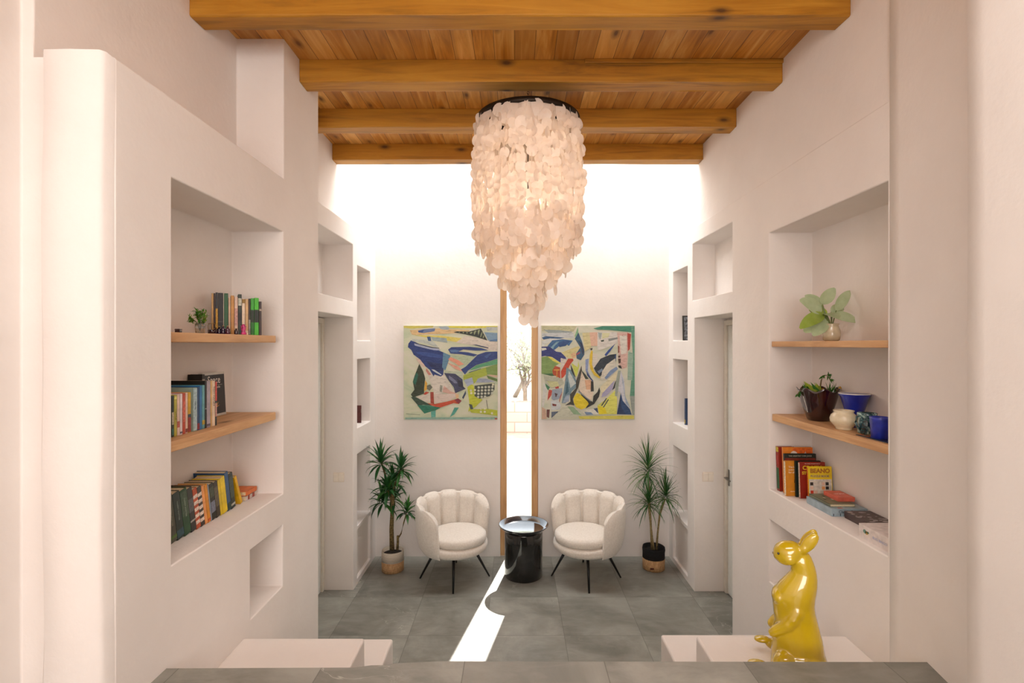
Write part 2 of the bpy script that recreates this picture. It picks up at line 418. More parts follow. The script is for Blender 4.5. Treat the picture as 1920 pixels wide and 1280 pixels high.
# doors in the side recesses
DOORM = M('#d9dbd6', .45, .02)
def door(name, s, xw, y0, y1, z1):
    o = bpy.data.objects.new(name, None); col.objects.link(o); o.location = (s*xw, (y0+y1)/2, 0); struct(o)
    w2 = (y1-y0)/2
    def bx(mb, xa, xb, *r): mb.box(min(s*xa, s*xb), max(s*xa, s*xb), *r)
    mb = MB(); bx(mb, -.028, 0, w2-.045, w2, 0, z1); bx(mb, -.028, 0, -w2, -w2+.045, 0, z1); bx(mb, -.028, 0, -w2+.045, w2-.045, z1-.045, z1)
    mb.build('door_frame', M('#dcd7cb', .5, .02), o, bevel=.003)
    mb = MB(); bx(mb, -.010, -.001, -w2+.048, w2-.048, .006, z1-.048); lf = mb.build('door_leaf', DOORM, o, bevel=.002)
    if s < 0: return
    mb = MB(); bx(mb, -.016, -.0105, w2-.085, w2-.06, .96, 1.10); mb.tube([(s*-.015, w2-.072, 1.03), (s*-.05, w2-.072, 1.03), (s*-.052, w2-.19, 1.03)], .008)
    mb.build('door_handle', M('#8c8a84', .3, .03, 1.0), lf, bevel=.002)
door('door_1', -1, 1.7295, 3.765, 4.585, 2.43)
door('door_2', 1, 1.8895, 3.765, 4.56, 2.41)

# double light switches on the door jambs
def switch(x, y, z, label):
    t = thing('light_switch', label, 'light switch', (x, y, z))
    mb = MB(); mb.box(-.049, .049, -.008, 0, -.043, .043); mb.build('switch_plate', M('#e3d9cc', .4, .02), t, bevel=.003)
    for k in (-1, 1):
        mb = MB(); mb.box(k*.0235-.0205, k*.0235+.0205, -.013, -.008, -.034, .034); mb.build('rocker', M('#eae2d6', .35, .02), t, bevel=.002)
switch(-1.574, 4.585, 1.01, 'white double light switch on the door jamb left of the tall left plant')
switch(1.72, 4.56, 1.02, 'white double light switch on the door jamb right of the spiky right plant')

# ceiling beams
BL = ['golden wooden ceiling beam across the top edge of the picture, nearest of the four',
      'golden wooden ceiling beam with a big dark knot left, second from the top',
      'golden wooden ceiling beam passing right behind the top of the shell chandelier',
      'golden wooden ceiling beam bordering the bright skylight, farthest of the four']
for k, y in enumerate((2.454, 3.078, 3.719, 4.376)):
    xa = -1.296 if k == 1 else -1.56
    z0 = 3.776; z1 = CEIL; d = .122; seg = 46; mb = MB(); vs_ = []
    sh = [(0, .012), (0, 1), (1, 1), (1, .012), (.9, 0), (.1, 0)]
    for i in range(seg+1):
        x = xa+(1.612-xa)*i/seg
        for j, (a, b) in enumerate(sh):
            nz = mnoise.noise(Vector((x*1.3, k*3.1, j*.7)))*.006+mnoise.noise(Vector((x*5, k*3.1, j*2)))*.002
            top_ = b == 1
            vs_.append((x, y+a*d+(0 if top_ else nz), z0+b*(z1-z0)+(0 if top_ else nz*1.2)))
    m = len(sh)
    mb.add(vs_, [(i*m+j, i*m+(j+1) % m, (i+1)*m+(j+1) % m, (i+1)*m+j) for i in range(seg) for j in range(m)]+[tuple(range(m)), tuple(seg*m+j for j in range(m))])
    if k == 1: mb.box(.42, 1.612, y-.012, y-.001, 3.885, 3.911)      # thin batten let in on top of this beam
    o = mb.build('ceiling_beam', BEAM, bevel=.004); tag(o, BL[k], 'ceiling beam', 'ceiling beams')
# ------------------------------------------------------------------ pixel -> place (frame 1920x1280)
def px_at(px, py, Y): return Vector(((px-965)*Y/960, Y, EYE-(py-645)*Y/960))

# ------------------------------------------------------------------ shelves
def shelf(xa, xb, y0, y1, z0, z1, label):
    mb = MB(); mb.box(xa, xb, y0, y1, z0, z1); o = mb.build('wooden_shelf', SHELFW, bevel=.003); tag(o, label, 'shelf', 'niche shelves')
shelf(-1.583, -1.306, 1.935, 2.80, 2.208, 2.246, 'pale wooden shelf holding the green glass plant and bottles, left niche')
shelf(-1.583, -1.306, 1.935, 2.80, 1.788, 1.829, 'pale wooden shelf under the Space book, left niche')
shelf(1.612, 1.87, 2.197, 3.212, 2.184, 2.217, 'pale wooden shelf under the vase of big grey-green leaves, right niche')
shelf(1.612, 1.87, 2.197, 3.205, 1.722, 1.764, 'pale wooden shelf under the blue pots and cream jar, right niche')

# ------------------------------------------------------------------ books
PAGE = M('#d8c9a8', .8, .08, scale=200)
def book(label, c, base, t, h, d, s=1, lean=0, yaw=0, bands=(), title=None, cover=None, name='book', group=None, cat='book', pitch=0, ctitle=None):
    """spine at local x=0 facing s*x, thickness along +y, height +z; front board at y=0"""
    o = thing(name, label, cat, base, (R(lean), R(pitch), R(yaw)), group)
    e = min(.0022, t*.15); x = lambda a: -s*a
    def bx(mb, a, b, *r, mi=0): mb.box(min(x(a), x(b)), max(x(a), x(b)), *r, mi=mi)
    mb = MB(); bx(mb, 0, d, 0, e, 0, h); bx(mb, 0, d, t-e, t, 0, h)
    bx(mb, 0, e*1.3, 0, t, 0, h)
    m = M(c, .45, .10, scale=25) if isinstance(c, str) else c
    cv = mb.build('cover', m, o, bevel=min(.0018, t*.1))
    mb = MB(); bx(mb, e*1.4, d-.003, e*1.02, t-e*1.02, .003, h-.003); mb.build('pages', PAGE, o)
    for (f0, f1, bc) in bands:
        mb = MB(); bx(mb, -.0006, .0012, .0006, t-.0006, h*f0, h*f1); mb.build('spine_band', M(bc, .5, .15, scale=90), cv)
    if title:
        tc, size, f0 = title[1], title[2], title[3]
        m4 = Matrix.Translation((s*.0012, t/2, h*f0)) @ Matrix(((0, 0, s, 0), (0, s*1.0, 0, 0), (0, 0, 1, 0), (0, 0, 0, 1)))
        # reads from top to bottom on the spine
        rot = Matrix.Rotation(R(90*s), 4, 'Z') @ Matrix.Rotation(R(90), 4, 'X') @ Matrix.Rotation(R(-90), 4, 'Z')
        text_mesh(title[0], size, 'spine_lettering', M(tc, .5, .02), cv, Matrix.Translation((s*.0014, t/2, h*f0)) @ rot, .0002)
    return o, cv

def row(xs, z, pts, h_lean, group, table):
    pass

# upper left shelf: (px0, px1, colour, top px, label, bands)
XS = -1.385
def left_books(rows, z, xs, lean, group, depth=.13):
    for (p0, p1, c, h, lab, bands, *rest) in rows:
        extra = rest[0] if rest else {}
        x_ = extra.get('x', xs)
        y0 = x_*960/(p0-965); y1 = x_*960/(p1-965)
        t = (y1-y0)-.0012
        y = y0+.0006
        ln = extra.get('lean', lean)
        # leaning: the top goes toward -y (toward the viewer); rest on the far lower edge
        zz = z + (0 if ln >= 0 else 0)
        zz = z + abs(math.sin(R(ln)))*0 + .0004
        if ln: t *= math.cos(R(ln)); zz = z+.0004
        dd = extra.get('d', depth)
        book(lab, c, (x_, y, zz), t, h, dd, 1, ln, 0, bands, extra.get('title'), group=group)

S1 = [
 (396.2, 400.6, '#b9935a', .186, 'tan paperback at the left end of the upper left row, beside the leafy glass', [], {}),
 (400.6, 404.0, '#2b1512', .187, 'thin dark red-black book second in the upper left row', [], {}),
 (404.0, 408.8, '#151a22', .192, 'near-black book with a yellow lower spine, upper left shelf', [(.04, .62, '#b98d25')], {}),
 (408.8, 418.7, '#0d0c10', .190, 'thick black book left of the dark green one, upper left shelf', [(.30, .33, '#4a4640')], {}),
 (418.7, 420.2, '#c9c5b4', .189, 'very thin white book pressed against the dark green book, upper left shelf', [], {}),
 (420.2, 428.0, '#15572c', .190, 'dark green hardback with a plain spine on the upper left shelf', [(.03, .05, '#c9c5b4')], {}),
 (428.0, 432.6, '#c2a58c', .176, 'pale pinkish paperback between dark green and orange-tan books, upper left shelf', [], {}),
 (432.6, 439.4, '#c08a44', .183, 'orange-tan paperback in the middle of the upper left row', [], {}),
 (439.4, 446.2, '#cdb3a2', .177, 'white and dusty pink paperback left of the tall black-green book', [(.25, .7, '#b98f84')], {}),
 (446.2, 453.4, '#1c2a1c', .197, 'tallest dark green-black book with a white spine tag, upper left shelf', [(.72, .9, '#b8b9a8'), (.35, .55, '#0c0d0c')], {'d': .155}),
 (453.4, 459.8, '#d8c4ac', .176, 'cream book with a mustard top band, upper left shelf', [(.88, .99, '#8e6d24')], {}),
 (459.8, 466.0, '#c4a070', .176, 'two-tone white and tan paperback, upper left shelf', [(.0, .12, '#e0d2bb')], {}),
 (466.0, 470.0, '#2a1c18', .184, 'dark brown book with a grey lower spine left of the green pair', [(.02, .42, '#8d8c84')], {'d': .15}),
 (470.0, 476.8, '#2f9a22', .178, 'left one of the bright green books with black middle band', [(.34, .68, '#11210e'), (.02, .33, '#1a6d1c')], {}),
 (476.8, 485.4, '#3fae1f', .178, 'right one of the bright green books, black middle band, upper left shelf', [(.34, .68, '#0f1a10')], {}),
 (485.4, 490.6, '#2a1612', .166, 'dark brown-black book at the right end of the upper left row', [(.72, .78, '#9c8e80')], {}),
]
H1 = [.218, .218, .222, .220, .217, .218, .197, .206, .199, .213, .189, .188, .190, .192, .194, .175]
for (p0, p1, c, h, lab, bands, rest), h in zip(S1, H1):
    sa, sb = [(1.515-2.54*k)/(.866+.5*k) for k in ((965-p0)/960, (965-p1)/960)]
    ya = 2.54+.5*sa
    book(lab, c, (-1.515+.866*(sa+.0004), ya+.5*.0004, 2.2464), sb-sa-.0009, (h+.046)*ya/2.655-.046, .105, 1, 0, -60, bands, group='books on the upper left shelf')

S2 = [
 (322.0, 326.4, '#2f3530', .165, 'dark mottled book at the left end of the middle left row', [(.05, .2, '#3f6f60'), (.3, .6, '#b0a790')], {}),
 (326.4, 332.0, '#b3aa3e', .166, 'yellow-green paperback left of the white spines, middle left shelf', [(.9, .97, '#d8d37a')], {'title': ('LITTLE', '#3b3a18', .011, .5)}),
 (332.0, 337.3, '#d9c0b2', .166, 'white paperback with pink lettering next to the yellow-green one', [(.2, .35, '#b05a4c')], {}),
 (337.3, 342.4, '#d8cfd0', .168, 'lilac-white paperback left of the red-orange spine, middle left shelf', [(.04, .08, '#5f5a66')], {}),
 (342.4, 347.8, '#b5452c', .169, 'red-orange paperback between two white spines, middle left shelf', [(.3, .8, '#c8604a')], {}),
 (347.8, 352.2, '#d8bfae', .169, 'cream paperback right of the red-orange spine, middle left shelf', [(.03, .12, '#7b3a30')], {}),
 (352.2, 358.2, '#c79a1f', .169, 'book with yellow upper and dark red lower spine, middle left shelf', [(.38, .46, '#253a4a'), (.02, .38, '#8f2f28')], {}),
 (362.0, 369.8, '#8fa193', .185, 'tall sage green book with pale blue spine, middle left shelf', [(.02, .98, '#9fb6ba')], {'d': .17, 'title': ('GARDEN', '#3c5060', .009, .6)}),
 (369.8, 374.4, '#123a63', .186, 'dark blue book beside the sage green one, middle left shelf', [(.02, .16, '#8a2430')], {'d': .17}),
 (374.4, 379.0, '#2f6fa6', .190, 'bright blue book left of the teal spine, middle left shelf', [], {'d': .17}),
 (379.0, 384.0, '#5d9aa0', .191, 'pale teal book right of the bright blue one, middle left shelf', [(.1, .2, '#b59a2f')], {'d': .17}),
 (384.0, 387.8, '#14120f', .209, 'tall black book in the middle left row, its cover above the others', [(.4, .42, '#8d8c84')], {'d': .19}),
 (387.8, 394.8, '#a49aa4', .207, 'grey-lavender hardback right of the tall black book', [(.03, .08, '#5a5360')], {}),
 (394.8, 397.6, '#d0a764', .206, 'thin tan book right of the grey-lavender one, middle left shelf', [], {}),
 (397.6, 403.4, '#e0c9ae', .205, 'cream book with large dark upright lettering on the spine', [], {'title': ('TOM HANKS', '#2c1d18', .0155, .66)}),
 (403.4, 406.8, '#1d2a30', .204, 'dark book with red upper spine at the right end of the middle left row', [(.55, .98, '#c04a42'), (.2, .5, '#b98b80')], {}),
]
left_books(S2, 1.8292, -1.362, 0, 'books on the middle left shelf', .125)

# the Space book leaning flat against the niche's back, cover to the room
t = thing('book', 'black Space encyclopedia with white border standing cover-out, leaning on the niche back', 'book', (-1.535, 2.53, 1.8295), (0, 0, 0), None)
lm = Matrix.Rotation(R(-3), 4, 'Y')
mb = MB(); mb.box(0, .003, 0, .190, 0, .226, mat=lm); mb.box(-.017, -.014, 0, .190, 0, .226, mat=lm); mb.box(-.017, .003, -.0005, .003, 0, .226, mat=lm); mb.build('cover', M('#c9c7bf', .4, .03), t)
mb = MB(); mb.box(-.0135, -.0005, .0035, .187, .002, .223, mat=lm); mb.build('pages', PAGE, t)
mb = MB(); mb.box(.0031, .0037, .014, .186, .012, .214, mat=lm); pn = mb.build('cover_picture', M('#0c0d10', .35, .2), t)
mb = MB()
random.seed(4)
for i in range(46):
    a = random.uniform(.2, 2.94); r = random.uniform(.012, .052)
    cy, cz = .09, .045; w_ = .0028
    p0 = Vector((.0042, cy, cz)); p1 = Vector((.0042, cy+r*math.cos(a)*1.2, cz+r*math.sin(a)*.9)); nrm = Vector((0, -math.sin(a), math.cos(a)))*w_
    mb.add([lm @ (p0+nrm), lm @ (p0-nrm), lm @ p1], [(0, 1, 2)], i % 3)
mb.build('cover_burst', [M('#d07a25', .5), M('#e0b23a', .5), M('#b3452a', .5)], pn, fix=False)
mb = MB(); mb.box(.0038, .0042, .016, .164, .160, .1612, mat=lm); mb.build('cover_rule', M('#c9c7bf', .4), pn)
rotX = lm @ Matrix.Translation((.004, .094, .186)) @ Matrix.Rotation(R(90), 4, 'Z') @ Matrix.Rotation(R(90), 4, 'X')
text_mesh('Space', .054, 'title_lettering', M('#e6e2da', .5), pn, rotX, .0003, squeeze=.88)
text_mesh('Encyclopedia', .017, 'title_lettering', M('#e6e2da', .5), pn, lm @ Matrix.Translation((.004, .10, .150)) @ Matrix.Rotation(R(90), 4, 'Z') @ Matrix.Rotation(R(90), 4, 'X'), .0003)
book('narrow black book with white marks on the spine, behind the Space book', '#15110f', (-1.508, 2.470, 1.8294), .022, .224, .07, 1, 0, 0, [(.78, .9, '#8f8a80'), (.6, .7, '#8f8a80')])

# bottom left: leaning row on the niche floor
S3 = [
 (311.5, 320.5, '#3a3b33', .208, 'dark olive hardback cut by the near niche edge, bottom left row', [], {}),
 (320.5, 333.3, '#4a4a3c', .208, 'dark olive-grey hardback with a green emblem, bottom left row', [(.08, .14, '#4c6a2c')], {'title': ('HARRY POTTER', '#9a9580', .012, .55)}),
 (333.3, 346.6, '#24332f', .208, 'dark teal-black hardback with blue lower spine, bottom left row', [(.04, .2, '#2e4f5a')], {'title': ('HARRY POTTER', '#8f9a90', .012, .6)}),
 (346.6, 359.4, '#1f4a2c', .208, 'deep green hardback, third readable spine of the bottom left row', [(.42, .95, '#3f5442')], {'title': ('HARRY POTTER', '#97a595', .012, .6)}),
 (359.4, 369.0, '#2b2d2c', .203, 'charcoal hardback with pale curly pattern left of the striped spines', [(.22, .26, '#a5a49c'), (.45, .75, '#55585a')], {}),
 (369.0, 377.4, '#b8502a', .190, 'left one of two orange and white banded spines, bottom left row', [(a, a+.085, '#ddcdbf') for a in (.12, .28, .44, .6, .76)], {}),
 (377.4, 385.0, '#3c3631', .190, 'right one of two banded spines, dark with white bands, bottom left row', [(a, a+.085, '#ddcdbf') for a in (.12, .28, .44, .6, .76)], {}),
 (385.0, 390.4, '#e59a55', .186, 'light orange paperback right of the banded spines, bottom left row', [], {}),
 (390.4, 396.0, '#d98f1f', .185, 'orange-yellow paperback next to the light orange one, bottom left row', [(.03, .1, '#c95a20')], {}),
 (396.0, 398.4, '#8a98a8', .183, 'thin grey-blue book right of the orange ones, bottom left row', [], {}),
 (398.4, 406.6, '#20241f', .178, 'black book with a slate panel on the spine, bottom left row', [(.2, .5, '#6f7688'), (.62, .9, '#3f4a38')], {}),
 (406.6, 414.2, '#332c22', .178, 'dark brown book left of the yellow spines, bottom left row', [(.3, .85, '#5f5848')], {}),
 (414.2, 418.6, '#d6bb1c', .180, 'thin yellow book, left one of the two upright yellows, bottom left row', [], {}),
 (418.6, 427.6, '#e0c413', .184, 'wide bright yellow book in the bottom left row', [], {}),
 (427.6, 434.4, '#27507c', .201, 'tall blue hardback right of the yellow spines, bottom left row', [(.02, .2, '#1c3a34')], {'d': .16}),
 (434.4, 442.2, '#23302a', .186, 'black book with mottled pale pattern, last upright in the bottom left row', [(.3, .9, '#3b4a40'), (.08, .14, '#b0b2a4')], {}),
]
left_books(S3, 1.3655, -1.43, 10, 'books leaning on the floor of the left niche', .135)
book('yellow paperback leaning steeply at the right end of the bottom left row', '#dcae12', (-1.43, 2.672, 1.3660), .020, .165, .11, 1, 22, 0)
for k, (lab, c, z, yy) in enumerate((('white book lying flat with red spine print, end of the bottom left row', '#cfc4bb', 1.3655, 0), ('orange book lying flat on top of the white one, bottom left row', '#d8702a', 1.390, .004))):
    o, cv = book(lab, c, (-1.425, 2.70+yy, z+.0005), .0235, .115, .10, 1, 0, 0, [(.2, .35, '#8f3a2c'), (.6, .8, '#8f3a2c')] if k == 0 else [], name='book', group='flat books at the end of the bottom left row')
    o.rotation_euler = (R(-90), 0, 0); o.location = (-1.425, 2.735+yy, z+.024)
    o.location = (-1.43, 2.722+yy, z+.0240)

# ------------------------------------------------------------------ small things on the upper left shelf
DARKG = M('#2a0f18', .12, .1, coat=.6)
GL = NT('tinted_glass'); GL.set(Base_Color=(.9, .95, .93, 1), Roughness=.03, Transmission_Weight=.9, IOR=1.3); GLASS = GL.m
def little_bottle(y, x, h, r, c, lab, capc='#8c7a5a'):
    t = thing('glass_bottle', lab, 'bottle', (x, y, 2.2465), group='little bottles on the upper left shelf')
    mb = MB(); mb.lathe([(r*.9, 0), (r, .003), (r, h*.62), (r*.45, h*.78), (r*.42, h*.9)], seg=20); mb.build('body', M(c, .15, .2, coat=.7, scale=60), t)
    mb = MB(); mb.lathe([(r*.5, h*.9), (r*.52, h), (r*.3, h+.001)], seg=16); mb.build('stopper', M(capc, .4), t)
for px, h, r, c, lab in ((404, .036, .010, '#2c1420', 'tiny dark plum bottle just right of the dark votive glass'),
                         (411, .040, .0105, '#1d1226', 'tiny blue-black bottle in front of the thick black book'),
                         (418.5, .043, .010, '#2c1a34', 'tiny violet-black bottle with pale stopper under the very thin white book'),
                         (427, .042, .011, '#4a1a30', 'tiny wine-red bottle in front of the dark green hardback'),
                         (443, .030, .009, '#2b1622', 'tiny dark bottle in front of the dusty pink paperback')):
    y_ = 2.47; little_bottle(y_, (px-965)*y_/960, h, r, c, lab)
t = thing('figurine', 'small magenta and pink figurine in front of the cream book, upper left shelf', 'figurine', ((456.5-965)*2.53/960, 2.53, 2.2465))
mb = MB(); mb.lathe([(.012, 0), (.013, .006), (.008, .018), (.011, .03), (.006, .036), (.0095, .043), (.006, .051), (.0, .053)], seg=18, wob=lambda a, j: .12*math.sin(3*a+j)); mb.build('body', M('#b8346e', .3, .3, scale=80), t)
mb = MB(); mb.tube([(-.004, -.014, .03), (0, -.02, .037), (0, -.021, .045)], .003); mb.tube([(.004, .012, .03), (0, .019, .034), (0, .022, .042)], .003); mb.build('arms', M('#c85a86', .3), t)
t = thing('votive_glass', 'dark votive glass with wire top beside the small leafy vase', 'candle holder', ((397-965)*2.44/960, 2.44, 2.2465))
mb = MB(); mb.lathe([(.012, 0), (.016, .004), (.017, .02), (.015, .022), (.0, .020)], seg=20); mb.build('cup', DARKG, t)
mb = MB()
for k in range(6):
    a = k*math.pi/3; mb.tube([(.015*math.cos(a), .015*math.sin(a), .022), (.018*math.cos(a), .018*math.sin(a), .038), (.013*math.cos(a), .013*math.sin(a), .052)], .0012, 5)
mb.lathe([(.0125, .051), (.0145, .051), (.0145, .053), (.0125, .053)], seg=20); mb.build('wire_top', M('#a08a5c', .3, metal=.8), t)
t = thing('trinket_box', 'tiny dark lidded box alone at the left of the upper left shelf', 'box', (-1.37, -1.37*960/(334.5-965), 2.2463))
mb = MB(); mb.box(-.010, .010, -.009, .009, 0, .0105); mb.build('box_body', DARKG, t, bevel=.002)
mb = MB(); mb.box(-.0108, .0108, -.0098, .0098, .011, .016); mb.build('lid', M('#3a1a1c', .25), t, bevel=.002)

# ------------------------------------------------------------------ leaves
def leafmat(name, c1, c2, scale=12, rough=.45, trans=.25):
    n = NT(name); f = n.noise(n.co(), scale, 3)
    c = n.ramp(f, [(.3, lin(c1)), (.7, lin(c2))])
    n.set(Base_Color=c, Roughness=rough)
    tl = n.n('ShaderNodeBsdfTranslucent'); n.put(tl.inputs[0], c); mx = n.n('ShaderNodeMixShader'); mx.inputs[0].default_value = trans
    n.put(mx.inputs[1], n.b.outputs[0]); n.put(mx.inputs[2], tl.outputs[0]); n.put(n.out.inputs[0], mx.outputs[0])
    return n.m
def blade(mb, base, d, up, L, W, droop=.5, seg=7, fold=.25, wprof=None, mi=0, twist=0):
    """leaf strip: starts along d, bends down by droop (world -z)"""
    d = Vector(d).normalized(); p = Vector(base); side0 = d.cross(Vector(up)).normalized()
    wprof = wprof or (lambda t: math.sin(math.pi*min(1, t*.9+.08))**.7*(1-t**3))
    vs_ = []; dirv = d.copy(); step = L/seg
    for i in range(seg+1):
        t = i/seg; side = dirv.cross(Vector(up))
        side = side.normalized() if side.length > .05 else side0
        if side.dot(side0) < 0: side = -side
        nrm = side.cross(dirv).normalized(); wd = W*wprof(t)/2
        vs_ += [p+side*wd+nrm*wd*fold, p.copy(), p-side*wd+nrm*wd*fold]
        dirv = (dirv+Vector((0, 0, -droop*step/L*1.6*(.4+t)))).normalized(); p = p+dirv*step
    fs = []
    for i in range(seg):
        a = i*3; fs += [(a, a+1, a+4, a+3), (a+1, a+2, a+5, a+4)]
    mb.add(vs_, fs, mi, True)

# small leafy sprig in a glass on the upper left shelf
t = thing('potted_plant', 'small bushy green sprig in a clear glass on the upper left shelf', 'plant', (-1.39, -1.39*960/(375-965), 2.2465))
mb = MB(); mb.lathe([(.014, 0), (.018, .002), (.020, .03), (.0185, .045), (.0175, .045), (.018, .03), (.015, .004), (.0, .004)], seg=24); mb.build('glass_vase', GLASS, t)
mb = MB(); random.seed(3)
st = []
for k in range(14):
    a = random.uniform(0, 6.28); el = random.uniform(.25, 1.4)
    e = Vector((.05*math.cos(a)*math.cos(el)*.7, .062*math.sin(a)*math.cos(el), .05+.062*math.sin(el)))
    st.append(e); mb.tube([(0, 0, .01), (e.x*.3, e.y*.3, .05), e], .0011, 5)
mb.build('stems', M('#3c5a1e', .6), t)
mb = MB()
for e in st:
    for q in range(22):
        v = Vector((random.gauss(0, 1), random.gauss(0, 1), random.gauss(.3, .9))).normalized()
        b = e*random.uniform(.65, 1.0)
        blade(mb, b, v, (.3, .2, 1) if abs(v.z) < .8 else (1, 0, 0), random.uniform(.012, .022), .006, .3, 3, mi=random.choice((0, 0, 1)))
mb.build('foliage', [leafmat('sprig_green', '#2f7a14', '#57a822'), leafmat('sprig_lime', '#7a9a22', '#a9b838')], t, fix=False)

# big felt leaves in a white vase on the upper right shelf
bx_, by_ = 1.745, 2.82
t = thing('potted_plant', 'short white vase with big rounded grey-green leaves on the right niche shelf', 'plant', (bx_, by_, 2.2172))
mb = MB(); mb.lathe([(.030, 0), (.040, .006), (.044, .03), (.043, .055), (.036, .075), (.034, .085), (.038, .094), (.036, .096), (.030, .085), (.0, .08)], seg=36)
mb.build('vase', M('#b9ad92', .25, .05, coat=.5), t)
mb = MB(); LM = [leafmat('felt_leaf', '#a3b58c', '#b8c8a4', 20, .7), leafmat('felt_leaf_young', '#8aa43c', '#9fb456', 20, .6)]
def oval(t): return (math.sin(math.pi*min(.985, t**.85*.96+.03))**.62)
def pxv(px, py, dy=0): v = px_at(px, py, by_+dy); return v-Vector((bx_, by_, 2.2172))
BG = [((1540, 585), (1503, 566), .075, -.02, 0), ((1541, 572), (1512, 556), .05, .03, 0), ((1542, 570), (1563, 543), .062, -.04, 0), ((1568, 582), (1592, 549), .052, .02, 0),
      ((1545, 590), (1505, 616), .062, -.07, 1), ((1547, 596), (1513, 622), .085, -.03, 0), ((1548, 588), (1568, 598), .075, -.08, 0), ((1560, 590), (1604, 605), .052, -.02, 0),
      ((1550, 600), (1528, 628), .07, -.04, 0), ((1550, 590), (1520, 582), .055, .05, 1), ((1558, 585), (1580, 580), .05, .06, 0)]
for (a, b, W, dy, mi) in BG:
    p0 = pxv(*a); p1 = pxv(*b, dy); dv = p1-p0
    blade(mb, p0, dv.normalized()+Vector((0, 0, .25)), (.05, -1, .35), dv.length*1.12, W*1.12, .35, 10, .18, oval, mi)
mb.build('foliage', LM, t, fix=False)
mb = MB()
for (a, b, W, dy, mi) in BG:
    p0 = pxv(*a); mb.tube([(0, 0, .07), (p0.x*.4, p0.y*.4, .11), p0], .0028, 6)
mb.build('stems', M('#6d7f4c', .6), t)

keep_in(t, -9, 1.862, 9)

# ------------------------------------------------------------------ pots on the middle right shelf
SZ = 1.7642
t = thing('potted_plant', 'maroon glazed pot with scalloped rim and mixed green sprigs', 'plant', (1.738, 2.93, SZ))
mb = MB(); mb.lathe([(.050, 0), (.056, .004), (.072, .05), (.090, .11), (.104, .165), (.110, .178), (.105, .180), (.098, .165), (.085, .13), (.0, .13)], seg=60, wob=lambda a, j: .035*math.cos(7*a)*min(1, j/4))
pot = mb.build('pot', M('#280a0e', .12, .25, coat=1.0, scale=14), t)
for v in pot.data.vertices:
    if v.co.z > .15: v.co.z += .010*math.cos(7*math.atan2(v.co.y, v.co.x))
mb = MB(); mb.lathe([(.0, .150), (.085, .148)], seg=24); mb.build('soil', M('#2b2018', .9, .2), t)
O3 = Vector((1.738, 2.93, SZ))
def q3(px, py, dy=0): return px_at(px, py, 2.93+dy)-O3
mb = MB(); stm = MB(); random.seed(11)
G3 = [leafmat('sprig_deep', '#1f5a1c', '#3c7a24'), leafmat('sprig_yellow', '#7f9a24', '#a3b040'), leafmat('mushroom_ochre', '#b08a2c', '#c09a3c')]
main = [q3(1538, 725), q3(1540, 712), q3(1543, 704), q3(1552, 703), q3(1556, 712)]; stm.tube(main, [.004, .0035, .003, .002, .0015], 6)
for k in range(34):
    f = random.random(); i = min(3, int(f*4)); p = main[i].lerp(main[i+1], f*4-i)
    if f < .35: continue
    v = Vector((random.gauss(0, 1), random.gauss(0, .6), random.gauss(-.2, .7))).normalized(); blade(mb, p, v, (.2, -1, .3), random.uniform(.02, .034), .010, .3, 4)
trail = [q3(1515, 737), q3(1507, 730), q3(1499, 733), q3(1495, 741)]; stm.tube(trail, .002, 6)
for k in range(11):
    p = trail[3].lerp(trail[2], random.random()); v = Vector((random.gauss(0, .8), random.gauss(0, .6), -1)).normalized(); blade(mb, p, v, (.2, -1, .3), .022, .012, .2, 4)
for k in range(20):
    p = q3(random.uniform(1515, 1540), 738, random.uniform(-.05, .05)); v = Vector((random.gauss(-.45, .35), random.gauss(0, .3), 1)).normalized(); blade(mb, p, v, (.2, -1, .1), random.uniform(.05, .085), .019, .25, 5, mi=random.choice((0, 1, 1)))
blade(mb, q3(1530, 738, -.02), (-.72, 0, .8), (.2, -1, .1), .105, .022, .1, 6, mi=1); blade(mb, q3(1533, 738, -.02), (-.45, 0, .8), (.2, -1, .1), .08, .022, .1, 6, mi=0)
for k in range(12):
    p = q3(random.uniform(1552, 1560), 740, random.uniform(-.03, .03)); v = Vector((random.gauss(.12, .3), random.gauss(0, .2), 1)).normalized(); blade(mb, p, v, (.2, -1, .1), random.uniform(.06, .085), .006, .15, 5)
mb.build('foliage', G3, t, fix=False); stm.build('stems', M('#6a5a34', .6), t)
for px, py, r in ((1543, 733, .010), (1571, 735, .010), (1575, 729, .009), (1567, 741, .008)):
    mb = MB(); p = q3(px, py, -.03); mb.ellipsoid(p, (r, r*.8, r*1.7), nu=10, nv=8); mb.build('ochre_bud', G3[2], t)

keep_in(t, -9, 1.858, 3.2)
def pot(name, lab, px, Y, prof, m, z=SZ, cat='pot', extra=None, x=None):
    x = x if x is not None else (px-965)*Y/960
    o = thing(name, lab, cat, (x, Y, z)); mb = MB(); mb.lathe(prof, seg=48); b = mb.build('body', m, o)
    if extra: extra(o, b)
    return o
pot('ceramic_jar', 'round cream ceramic jar in front of the maroon pot', 1582, 2.62, [(.034, 0), (.037, .004), (.036, .010), (.044, .018), (.060, .040), (.063, .056), (.057, .074), (.044, .085), (.043, .089), (.048, .097), (.046, .099), (.040, .092), (.040, .086), (.0, .03)], M('#d6c9ab', .35, .05, coat=.4))
BLUE = M('#16268c', .35, .12, coat=.5, scale=20)
def white_in(o, b):
    mb = MB(); mb.lathe([(.030, .02), (.034, .05), (.0635, .156), (.0725, .170), (.0742, .1765), (.072, .178), (.0695, .172), (.062, .155), (.030, .048), (.0, .03)], seg=48); mb.build('white_lining', M('#d9d6d2', .3, .02, coat=.4), o)
pot('flared_bowl', 'tall blue bowl flaring to a white rim behind the cream jar', 1609, 2.70, [(.034, 0), (.034, .006), (.031, .02), (.035, .05), (.064, .155), (.073, .170), (.0735, .174)], BLUE, extra=white_in, x=1.792)
